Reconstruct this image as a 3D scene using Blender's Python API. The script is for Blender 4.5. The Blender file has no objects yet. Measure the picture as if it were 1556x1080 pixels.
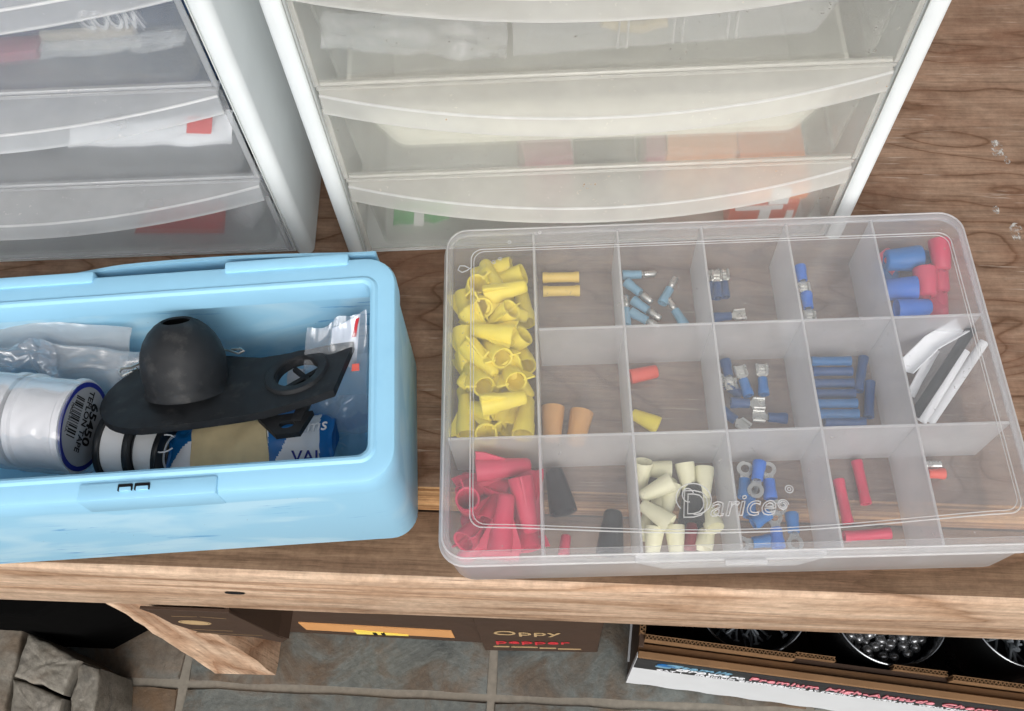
import bpy, bmesh, math, random
from mathutils import Vector, Matrix, Quaternion, noise as mnoise
random.seed(7)
S = bpy.context.scene
COL = S.collection
rad = math.radians

# ------------------------------------------------------------------ camera
CAM = Vector((0.0653, -0.2837, 0.4640))
RW = Matrix(((0.9979, -0.0233, 0.0608), (0.0482, 0.8917, -0.4501), (-0.0437, 0.4521, 0.8909)))
F = 1441.28
cd = bpy.data.cameras.new('camera')
cam = bpy.data.objects.new('camera', cd)
COL.objects.link(cam)
M4 = RW.to_4x4()
M4.translation = CAM
cam.matrix_world = M4
cd.sensor_width = 36
cd.lens = F / 1556 * 36
cd.clip_start = .01
cd.clip_end = 100
S.camera = cam

# ------------------------------------------------------------------ light
SUN_EL, SUN_AZ = 42, 172
w = bpy.data.worlds.new('World')
S.world = w
w.use_nodes = True
wn, wl = w.node_tree.nodes, w.node_tree.links
sky = wn.new('ShaderNodeTexSky')
sky.sky_type = 'NISHITA'
sky.sun_disc = False
sky.sun_elevation = rad(SUN_EL)
sky.sun_rotation = rad(SUN_AZ)
sky.dust_density = 6
sky.air_density = 1.0
sky.ozone_density = 1.0
hs = wn.new('ShaderNodeHueSaturation')
hs.inputs['Saturation'].default_value = .22
wl.new(sky.outputs[0], hs.inputs['Color'])
wl.new(hs.outputs[0], wn['Background'].inputs[0])
wn['Background'].inputs[1].default_value = .125
sd = bpy.data.lights.new('sun', 'SUN')
sd.energy = 1.15
sd.angle = rad(60)
sd.color = (1.0, .97, .92)
so = bpy.data.objects.new('sun', sd)
COL.objects.link(so)
az = rad(SUN_AZ)
sdir = Vector((math.sin(az) * math.cos(rad(SUN_EL)), math.cos(az) * math.cos(rad(SUN_EL)), math.sin(rad(SUN_EL))))
so.rotation_euler = sdir.to_track_quat('Z', 'Y').to_euler()
vs = S.view_settings
vs.view_transform = 'Standard'
vs.look = 'None'
vs.gamma = 1
vs.exposure = 0.15
S.render.engine = 'CYCLES'
S.cycles.max_bounces = 9
S.cycles.diffuse_bounces = 3
S.cycles.glossy_bounces = 3
S.cycles.transmission_bounces = 9
S.cycles.transparent_max_bounces = 40
S.cycles.use_adaptive_sampling = True
S.cycles.adaptive_threshold = .025
S.cycles.use_denoising = True
S.cycles.caustics_reflective = False


# ------------------------------------------------------------------ helpers
def ray(px, py):
    return RW @ Vector(((px - 778) / F, -(py - 540) / F, -1.0))


def at(px, py, z=0.0):
    d = ray(px, py)
    return CAM + d * ((z - CAM.z) / d.z)


def atp(px, py, P, yaw, back=0.0):
    n = Vector((-math.sin(rad(yaw)), math.cos(rad(yaw)), 0))
    d = ray(px, py)
    return CAM + d * (((P - CAM).dot(n) + back) / d.dot(n))


def fin(o, label=None, cat=None, group=None, kind=None):
    if label: o['label'] = label
    if cat: o['category'] = cat
    if group: o['group'] = group
    if kind: o['kind'] = kind
    return o


def empty(name, loc=(0, 0, 0), yaw=0.0, label=None, cat=None, group=None):
    o = bpy.data.objects.new(name, None)
    COL.objects.link(o)
    o.empty_display_size = .01
    o.location = loc
    o.rotation_euler = (0, 0, rad(yaw))
    return fin(o, label, cat, group)


def mesh(name, bm, mats, smooth=True, sharp=38, normals=True):
    if normals: bmesh.ops.recalc_face_normals(bm, faces=bm.faces[:])
    me = bpy.data.meshes.new(name)
    bm.to_mesh(me)
    bm.free()
    for m in (mats if isinstance(mats, (list, tuple)) else [mats]): me.materials.append(m)
    if smooth:
        me.polygons.foreach_set('use_smooth', [True] * len(me.polygons))
        me.set_sharp_from_angle(angle=rad(sharp))
    return me


def obj(name, bm, mats, parent=None, M=None, smooth=True, sharp=38, normals=True):
    me = bm if isinstance(bm, bpy.types.Mesh) else mesh(name, bm, mats, smooth, sharp, normals)
    o = bpy.data.objects.new(name, me)
    COL.objects.link(o)
    if parent: o.parent = parent
    if M is not None: o.matrix_local = M
    return o


def based(bm, loc):
    bmesh.ops.translate(bm, verts=bm.verts[:], vec=-Vector(loc))
    return bm


def B(): return bmesh.new()


def box(bm, x0, x1, y0, y1, z0, z1, bev=0.0, seg=2, mat=0, M=None):
    b = bmesh.new()
    bmesh.ops.create_cube(b, size=1)
    for v in b.verts:
        v.co = Vector(((x0 + x1) / 2 + v.co.x * (x1 - x0), (y0 + y1) / 2 + v.co.y * (y1 - y0), (z0 + z1) / 2 + v.co.z * (z1 - z0)))
    if bev: bmesh.ops.bevel(b, geom=b.edges[:], offset=bev, segments=seg, profile=.5, affect='EDGES')
    for f in b.faces: f.material_index = mat
    if M is not None: bmesh.ops.transform(b, matrix=M, verts=b.verts[:])
    join(bm, b)
    return bm


def join(bm, b):
    vm = {v: bm.verts.new(v.co) for v in b.verts}
    for f in b.faces:
        try:
            g = bm.faces.new([vm[v] for v in f.verts])
            g.material_index = f.material_index
        except ValueError:
            pass
    b.free()


def rrect(x0, x1, y0, y1, r, n=6):
    out = []
    for cx, cy, a0 in ((x1 - r, y1 - r, 0), (x0 + r, y1 - r, 90), (x0 + r, y0 + r, 180), (x1 - r, y0 + r, 270)):
        for k in range(n + 1):
            a = rad(a0 + 90 * k / n)
            out.append((cx + r * math.cos(a), cy + r * math.sin(a)))
    return out


def loft(bm, loops, cap0=True, cap1=True, closed=True, mats=None):
    rows = [[bm.verts.new(p) for p in L] for L in loops]
    n = len(rows[0])
    for i in range(len(rows) - 1):
        for k in range(n if closed else n - 1):
            f = bm.faces.new((rows[i][k], rows[i][(k + 1) % n], rows[i + 1][(k + 1) % n], rows[i + 1][k]))
            if mats: f.material_index = mats[i]
    if cap0: bm.faces.new(rows[0][::-1])
    if cap1: bm.faces.new(rows[-1])
    return rows


def L3(poly, z): return [(x, y, z) for x, y in poly]


def lathe(bm, prof, n=20, M=None, wob=None, closed=False):
    rows = []
    for t, r in prof:
        row = []
        for k in range(n):
            a = 2 * math.pi * k / n
            rr = r * (wob(a, t) if wob else 1)
            p = Vector((rr * math.cos(a), rr * math.sin(a), t))
            row.append(bm.verts.new(M @ p if M else p))
        rows.append(row)
    for i in range(len(rows) - 1 + (1 if closed else 0)):
        j = (i + 1) % len(rows)
        for k in range(n):
            bm.faces.new((rows[i][k], rows[i][(k + 1) % n], rows[j][(k + 1) % n], rows[j][k]))
    if not closed:
        bm.faces.new(rows[0][::-1])
        bm.faces.new(rows[-1])


def tube(bm, pts, r, n=8, closed=False, cap=True):
    pts = [Vector(p) for p in pts]
    rows = []
    m = len(pts)
    up = None
    for i in range(m):
        a = pts[(i - 1) % m] if (closed or i) else pts[i]
        c = pts[(i + 1) % m] if (closed or i < m - 1) else pts[i]
        t = (c - a)
        if t.length < 1e-9: t = Vector((1, 0, 0))
        t.normalize()
        if up is None: up = Vector((0, 0, 1)) if abs(t.z) < .9 else Vector((1, 0, 0))
        s = t.cross(up)
        if s.length < 1e-6: s = t.orthogonal()
        s.normalize()
        u2 = s.cross(t)
        up = u2
        rows.append([bm.verts.new(pts[i] + (s * math.cos(2 * math.pi * k / n) + u2 * math.sin(2 * math.pi * k / n)) * r) for k in range(n)])
    for i in range(m - (0 if closed else 1)):
        j = (i + 1) % m
        for k in range(n):
            bm.faces.new((rows[i][k], rows[i][(k + 1) % n], rows[j][(k + 1) % n], rows[j][k]))
    if cap and not closed:
        bm.faces.new(rows[0][::-1])
        bm.faces.new(rows[-1])


def prism(bm, poly, z0, z1, bev=0.0, M=None, mat=0):
    b = bmesh.new()
    lo = [b.verts.new((x, y, z0)) for x, y in poly]
    hi = [b.verts.new((x, y, z1)) for x, y in poly]
    n = len(poly)
    b.faces.new(lo[::-1])
    top = b.faces.new(hi)
    for k in range(n): b.faces.new((lo[k], lo[(k + 1) % n], hi[(k + 1) % n], hi[k]))
    if bev:
        bmesh.ops.bevel(b, geom=list(top.edges), offset=bev, segments=2, profile=.5, affect='EDGES')
    for f in b.faces: f.material_index = mat
    if M is not None: bmesh.ops.transform(b, matrix=M, verts=b.verts[:])
    join(bm, b)


def grid(bm, nx, ny, fn, thick=0.0):
    """sheet fn(s,t)->point, s,t in 0..1; given a thickness it gets a back side and edges."""
    V = [[bm.verts.new(fn(i / nx, j / ny)) for i in range(nx + 1)] for j in range(ny + 1)]
    fs = []
    for j in range(ny):
        for i in range(nx):
            fs.append(bm.faces.new((V[j][i], V[j][i + 1], V[j + 1][i + 1], V[j + 1][i])))
    if thick:
        bm.normal_update()
        W2 = [[bm.verts.new(v.co - v.normal * thick) for v in row] for row in V]
        for j in range(ny):
            for i in range(nx):
                bm.faces.new((W2[j][i + 1], W2[j][i], W2[j + 1][i], W2[j + 1][i + 1]))
        for i in range(nx):
            bm.faces.new((V[0][i + 1], V[0][i], W2[0][i], W2[0][i + 1]))
            bm.faces.new((V[ny][i], V[ny][i + 1], W2[ny][i + 1], W2[ny][i]))
        for j in range(ny):
            bm.faces.new((V[j][0], V[j + 1][0], W2[j + 1][0], W2[j][0]))
            bm.faces.new((V[j + 1][nx], V[j][nx], W2[j][nx], W2[j + 1][nx]))


def frame_m(o, x, z):
    """matrix with origin o, x along x, z near z"""
    x = Vector(x).normalized()
    y = Vector(z).cross(x).normalized()
    z = x.cross(y)
    M = Matrix((x, y, z)).transposed().to_4x4()
    M.translation = o
    return M


def text(name, s, size, mat, parent, M, align='LEFT', shear=0.0, sx=1.0, ext=.00005, spacing=1.0, outline=0.0, bold=0.0):
    c = bpy.data.curves.new('t', 'FONT')
    c.body = s
    c.size = size
    c.align_x = align
    c.shear = shear
    c.space_character = spacing
    c.resolution_u = 3
    c.offset = bold
    if outline:
        c.fill_mode = 'NONE'
        c.bevel_depth = outline
        c.bevel_resolution = 1
    else:
        c.extrude = ext
    t = bpy.data.objects.new('t', c)
    COL.objects.link(t)
    dg = bpy.context.evaluated_depsgraph_get()
    me = bpy.data.meshes.new_from_object(t.evaluated_get(dg))
    bpy.data.objects.remove(t)
    bpy.data.curves.remove(c)
    me.transform(Matrix.Diagonal((sx, 1, 1, 1)))
    me.name = name
    me.materials.clear()
    me.materials.append(mat)
    return obj(name, me, None, parent, M)


# ------------------------------------------------------------------ materials
def lin(r, g, b):
    f = lambda c: (c / 255 / 12.92) if c / 255 < .04045 else ((c / 255 + .055) / 1.055) ** 2.4
    return (f(r), f(g), f(b), 1)


def newmat(name):
    m = bpy.data.materials.new(name)
    m.use_nodes = True
    nt = m.node_tree
    nt.nodes.clear()
    out = nt.nodes.new('ShaderNodeOutputMaterial')
    return m, nt, out


def N(nt, t, **kw):
    n = nt.nodes.new('ShaderNode' + t)
    for k, v in kw.items():
        if hasattr(n, k) and k not in n.inputs.keys(): setattr(n, k, v)
        else: n.inputs[k].default_value = v
    return n


def coords(nt, scale=(1, 1, 1), rnd=False):
    tc = N(nt, 'TexCoord')
    mp = N(nt, 'Mapping')
    mp.inputs['Scale'].default_value = scale
    nt.links.new(tc.outputs['Object'], mp.inputs['Vector'])
    if rnd:
        oi = N(nt, 'ObjectInfo')
        ml = N(nt, 'Math', operation='MULTIPLY')
        ml.inputs[1].default_value = 37.0
        nt.links.new(oi.outputs['Random'], ml.inputs[0])
        nt.links.new(ml.outputs[0], mp.inputs['Location'])
    return mp.outputs[0]


def noise(nt, vec, scale, detail=3, rough=.55, dist=0.0):
    n = N(nt, 'TexNoise')
    n.inputs['Scale'].default_value = scale
    n.inputs['Detail'].default_value = detail
    n.inputs['Roughness'].default_value = rough
    n.inputs['Distortion'].default_value = dist
    nt.links.new(vec, n.inputs['Vector'])
    return n.outputs[0]


def ramp(nt, src, stops, interp='LINEAR'):
    r = N(nt, 'ValToRGB')
    r.color_ramp.interpolation = interp
    els = r.color_ramp.elements
    while len(els) > 1: els.remove(els[-1])
    els[0].position, els[0].color = stops[0]
    for p, c in stops[1:]:
        e = els.new(p)
        e.color = c
    nt.links.new(src, r.inputs[0])
    return r.outputs[0]


def mix(nt, a, b, fac, mode='MIX'):
    m = N(nt, 'Mix', data_type='RGBA', blend_type=mode)
    for sock, v in ((m.inputs[6], a), (m.inputs[7], b), (m.inputs[0], fac)):
        if isinstance(v, bpy.types.NodeSocket): nt.links.new(v, sock)
        else: sock.default_value = v
    return m.outputs[2]


def math_(nt, op, a, b=None):
    m = N(nt, 'Math', operation=op)
    for i, v in enumerate((a, b)):
        if v is None: continue
        if isinstance(v, bpy.types.NodeSocket): nt.links.new(v, m.inputs[i])
        else: m.inputs[i].default_value = v
    return m.outputs[0]


def bump(nt, h, strength=.3, dist=.001):
    b = N(nt, 'Bump')
    b.inputs['Strength'].default_value = strength
    b.inputs['Distance'].default_value = dist
    nt.links.new(h, b.inputs['Height'])
    return b.outputs[0]


def principled(nt, out, col, rough=.5, metal=0.0, spec=.5, normal=None, sss=0.0):
    p = N(nt, 'BsdfPrincipled')
    if isinstance(col, bpy.types.NodeSocket): nt.links.new(col, p.inputs['Base Color'])
    else: p.inputs['Base Color'].default_value = col
    if isinstance(rough, bpy.types.NodeSocket): nt.links.new(rough, p.inputs['Roughness'])
    else: p.inputs['Roughness'].default_value = rough
    p.inputs['Metallic'].default_value = metal
    p.inputs['Specular IOR Level'].default_value = spec
    if normal: nt.links.new(normal, p.inputs['Normal'])
    if sss:
        p.inputs['Subsurface Weight'].default_value = sss
        p.inputs['Subsurface Radius'].default_value = (.002, .002, .002)
        p.inputs['Subsurface Scale'].default_value = 1
    if out: nt.links.new(p.outputs[0], out.inputs[0])
    return p


def plastic(name, col, rough=.4, var=.12, spec=.4, scale=180, sss=0.0, dirt=0.0, dcol=(.1, .08, .06, 1), metal=0.0):
    m, nt, out = newmat(name)
    v = coords(nt, rnd=True)
    n = noise(nt, v, scale, 4)
    dark = tuple(c * (1 - var) for c in col[:3]) + (1,)
    lite = tuple(min(1, c * (1 + var * .6)) for c in col[:3]) + (1,)
    c = ramp(nt, n, [(.3, dark), (.7, lite)])
    if dirt:
        d = noise(nt, v, scale * .35, 6, .7)
        df = ramp(nt, d, [(.55, (0, 0, 0, 1)), (.75, (dirt, dirt, dirt, 1))])
        c = mix(nt, c, dcol, df)
    rr = ramp(nt, noise(nt, v, scale * .5, 5), [(.3, (rough * .8,) * 3 + (1,)), (.7, (min(1, rough * 1.25),) * 3 + (1,))])
    principled(nt, out, c, rr, metal, spec, bump(nt, n, .06, .0003), sss)
    return m


def milky(name, col, opac=.12, edge=.35, gloss=.5, rough=.16, blur=0.0, ior=1.12, specks=0.0, clear=(1, 1, 1, 1), bstr=.04, bvar=.7):
    m, nt, out = newmat(name)
    v = coords(nt)
    big = noise(nt, v, 55, 2)
    c = mix(nt, tuple(x * .96 for x in col[:3]) + (1,), col, big)
    if specks:
        sp = noise(nt, v, 420, 3, .6)
        sp2 = noise(nt, v, 32, 3, .6)
        mk = math_(nt, 'MULTIPLY', ramp(nt, sp, [(.66, (0, 0, 0, 1)), (.71, (1, 1, 1, 1))]), ramp(nt, sp2, [(.5, (0, 0, 0, 1)), (.62, (specks,) * 3 + (1,))]))
        c = mix(nt, c, lin(135, 95, 55), mk)
    nb = bump(nt, noise(nt, v, 90, 1), bstr, .002)
    df = N(nt, 'BsdfDiffuse')
    tl = N(nt, 'BsdfTranslucent')
    nt.links.new(c, df.inputs[0])
    nt.links.new(c, tl.inputs[0])
    ms = N(nt, 'MixShader')
    ms.inputs[0].default_value = .45
    nt.links.new(df.outputs[0], ms.inputs[1])
    nt.links.new(tl.outputs[0], ms.inputs[2])
    tr = N(nt, 'BsdfTransparent')
    tr.inputs[0].default_value = clear
    trs = tr.outputs[0]
    if blur:
        rf = N(nt, 'BsdfRefraction')
        rf.inputs['Roughness'].default_value = blur
        rf.inputs['IOR'].default_value = ior
        rf.inputs['Color'].default_value = clear
        mx = N(nt, 'MixShader')
        mx.inputs[0].default_value = .68
        nt.links.new(tr.outputs[0], mx.inputs[1])
        nt.links.new(rf.outputs[0], mx.inputs[2])
        trs = mx.outputs[0]
    lw = N(nt, 'LayerWeight')
    lw.inputs['Blend'].default_value = .5
    fc = math_(nt, 'POWER', lw.outputs['Facing'], 2.5)
    fac = math_(nt, 'ADD', math_(nt, 'MULTIPLY', fc, edge), opac)
    if specks: fac = math_(nt, 'ADD', fac, math_(nt, 'MULTIPLY', mk, .7))
    fac = math_(nt, 'MINIMUM', math_(nt, 'ADD', fac, math_(nt, 'MULTIPLY', math_(nt, 'SUBTRACT', big, .5), opac * bvar)), .97)
    m1 = N(nt, 'MixShader')
    nt.links.new(fac, m1.inputs[0])
    nt.links.new(trs, m1.inputs[1])
    nt.links.new(ms.outputs[0], m1.inputs[2])
    gl = N(nt, 'BsdfGlossy')
    gl.inputs['Roughness'].default_value = rough
    nt.links.new(nb, gl.inputs['Normal'])
    fr = math_(nt, 'MULTIPLY', math_(nt, 'ADD', math_(nt, 'MULTIPLY', math_(nt, 'POWER', lw.outputs['Facing'], 4), .8), .05), gloss)
    m2 = N(nt, 'MixShader')
    nt.links.new(fr, m2.inputs[0])
    nt.links.new(m1.outputs[0], m2.inputs[1])
    nt.links.new(gl.outputs[0], m2.inputs[2])
    nt.links.new(m2.outputs[0], out.inputs[0])
    return m


def wood(name, stops, rings=9.0, warp=(3.0, 13.0, 13.0), fib=(26, 620, 620), rough=.8, blotch=None, scr=None, bs=.5, knot=None, kscale=(3.2, 9, 9), kcol=lin(70, 44, 28), fstr=.85):
    """sawn wood: contour grain bent round knots, fibres, pores, stains and fine cracks"""
    m, nt, out = newmat(name)
    n = noise(nt, coords(nt, warp), 1.0, 2.5, .5, .3)
    n2 = noise(nt, coords(nt, tuple(a * 5 for a in warp)), 1.0, 4, .6)
    val = math_(nt, 'ADD', math_(nt, 'MULTIPLY', n, rings), math_(nt, 'MULTIPLY', n2, .45))
    kd = None
    if knot:
        vo = N(nt, 'TexVoronoi')
        vo.inputs['Scale'].default_value = 1.0
        nt.links.new(coords(nt, kscale), vo.inputs['Vector'])
        kd = vo.outputs['Distance']
        val = math_(nt, 'ADD', val, math_(nt, 'MULTIPLY', ramp(nt, kd, [(0, (1, 1, 1, 1)), (.12, (.45, .45, .45, 1)), (.3, (0, 0, 0, 1))], 'EASE'), 3.0))
    val = math_(nt, 'FRACT', val)
    c = ramp(nt, val, stops)
    f = noise(nt, coords(nt, fib), 1.0, 5, .7)
    c = mix(nt, c, ramp(nt, f, [(.28, (.52, .49, .46, 1)), (.5, (.98, .97, .96, 1)), (.72, (1.2, 1.18, 1.16, 1))]), fstr, 'MULTIPLY')
    f2 = noise(nt, coords(nt, (fib[0] * .2, fib[1] * .13, fib[2] * .13)), 1.0, 5, .65)
    c = mix(nt, c, ramp(nt, f2, [(.32, (.68, .66, .64, 1)), (.68, (1.16, 1.15, 1.14, 1))]), .8, 'MULTIPLY')
    if blotch:
        b = noise(nt, coords(nt, (10, 18, 18)), 1.0, 6, .7)
        c = mix(nt, c, blotch, ramp(nt, b, [(.48, (0, 0, 0, 1)), (.7, (.8, .8, .8, 1))]))
    g = noise(nt, coords(nt), 150, 5, .75)
    c = mix(nt, c, ramp(nt, g, [(.3, (.66, .65, .64, 1)), (.7, (1.2, 1.2, 1.2, 1))]), .7, 'MULTIPLY')
    if scr:
        s_ = noise(nt, coords(nt, (fib[0] * 1.3, fib[1] * 1.1, fib[2] * 1.1)), 1.0, 3, .6)
        s2 = noise(nt, coords(nt, (14, 40, 40)), 1.0, 3)
        c = mix(nt, c, scr, math_(nt, 'MULTIPLY', ramp(nt, s_, [(.60, (0, 0, 0, 1)), (.68, (.85, .85, .85, 1))]), ramp(nt, s2, [(.46, (0, 0, 0, 1)), (.6, (1, 1, 1, 1))])))
    if knot:
        c = mix(nt, c, kcol, ramp(nt, kd, [(0, (.9, .9, .9, 1)), (knot * .6, (.75, .75, .75, 1)), (knot, (0, 0, 0, 1))]))
    h = math_(nt, 'ADD', math_(nt, 'MULTIPLY', f, .8), math_(nt, 'MULTIPLY', val, -.3))
    principled(nt, out, c, rough, 0, .18, bump(nt, h, bs, .0007))
    return m


def film(name, tint=(.95, .97, 1, 1), opac=.07, gloss=.28, rough=.08, bs=.6, sc=60):
    m, nt, out = newmat(name)
    v = coords(nt)
    n = noise(nt, v, sc, 2, .6, 1.0)
    nb = bump(nt, n, bs, .004)
    tr = N(nt, 'BsdfTransparent')
    tr.inputs[0].default_value = tint
    df = N(nt, 'BsdfDiffuse')
    df.inputs[0].default_value = (.8, .82, .84, 1)
    gl = N(nt, 'BsdfGlossy')
    gl.inputs['Roughness'].default_value = rough
    nt.links.new(nb, gl.inputs['Normal'])
    lw = N(nt, 'LayerWeight')
    nt.links.new(nb, lw.inputs['Normal'])
    a = N(nt, 'MixShader')
    nt.links.new(math_(nt, 'ADD', math_(nt, 'MULTIPLY', math_(nt, 'POWER', lw.outputs['Facing'], 2.0), .35), opac), a.inputs[0])
    nt.links.new(tr.outputs[0], a.inputs[1])
    nt.links.new(df.outputs[0], a.inputs[2])
    b = N(nt, 'MixShader')
    nt.links.new(math_(nt, 'ADD', math_(nt, 'MULTIPLY', lw.outputs['Facing'], gloss), .05), b.inputs[0])
    nt.links.new(a.outputs[0], b.inputs[1])
    nt.links.new(gl.outputs[0], b.inputs[2])
    nt.links.new(b.outputs[0], out.inputs[0])
    return m


def slate(name, cols, sc=22):
    m, nt, out = newmat(name)
    v = coords(nt, rnd=True)
    n = noise(nt, v, sc, 7, .62, .6)
    n2 = noise(nt, v, sc * .35, 5, .6, .8)
    n3 = noise(nt, v, sc * 9, 5, .7)
    a = ramp(nt, n, [(.3, cols[0]), (.46, cols[1]), (.6, cols[2]), (.75, cols[0])])
    c = mix(nt, a, cols[3], ramp(nt, n2, [(.5, (0, 0, 0, 1)), (.66, (.85, .85, .85, 1))]))
    c = mix(nt, c, ramp(nt, n3, [(.3, (.65, .65, .65, 1)), (.7, (1.25, 1.25, 1.25, 1))]), .7, 'MULTIPLY')
    h = math_(nt, 'ADD', n, math_(nt, 'MULTIPLY', n3, .25))
    principled(nt, out, c, .62, 0, .4, bump(nt, h, .55, .004))
    return m


def scuffed(name, col, dark, pale):
    m, nt, out = newmat(name)
    big = noise(nt, coords(nt, (14, 14, 26)), 1.0, 3, .5, 1.2)
    c = mix(nt, col, pale, ramp(nt, big, [(.48, (0, 0, 0, 1)), (.60, (.7, .7, .7, 1))]))
    st = noise(nt, coords(nt, (26, 26, 330)), 1.0, 4, .6, .8)
    pt = noise(nt, coords(nt, (18, 18, 22)), 1.0, 2)
    k = math_(nt, 'MULTIPLY', ramp(nt, st, [(.61, (0, 0, 0, 1)), (.64, (1, 1, 1, 1))]), ramp(nt, pt, [(.48, (0, 0, 0, 1)), (.56, (.9, .9, .9, 1))]))
    c = mix(nt, c, dark, k)
    sp = noise(nt, coords(nt), 420, 2)
    c = mix(nt, c, lin(70, 90, 105), ramp(nt, sp, [(.76, (0, 0, 0, 1)), (.79, (.8, .8, .8, 1))]))
    principled(nt, out, c, .45, 0, .4, bump(nt, noise(nt, coords(nt), 60, 4), .05, .0004))
    return m


def smear(name, col):
    m, nt, out = newmat(name)
    n = noise(nt, coords(nt, (300, 210, 300)), 1.0, 6, .75)
    p = principled(nt, None, col, .85, 0, .05)
    t = N(nt, 'BsdfTransparent')
    x = N(nt, 'MixShader')
    nt.links.new(ramp(nt, n, [(.49, (0, 0, 0, 1)), (.60, (.8, .8, .8, 1))]), x.inputs[0])
    nt.links.new(t.outputs[0], x.inputs[1])
    nt.links.new(p.outputs[0], x.inputs[2])
    nt.links.new(x.outputs[0], out.inputs[0])
    return m


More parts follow.
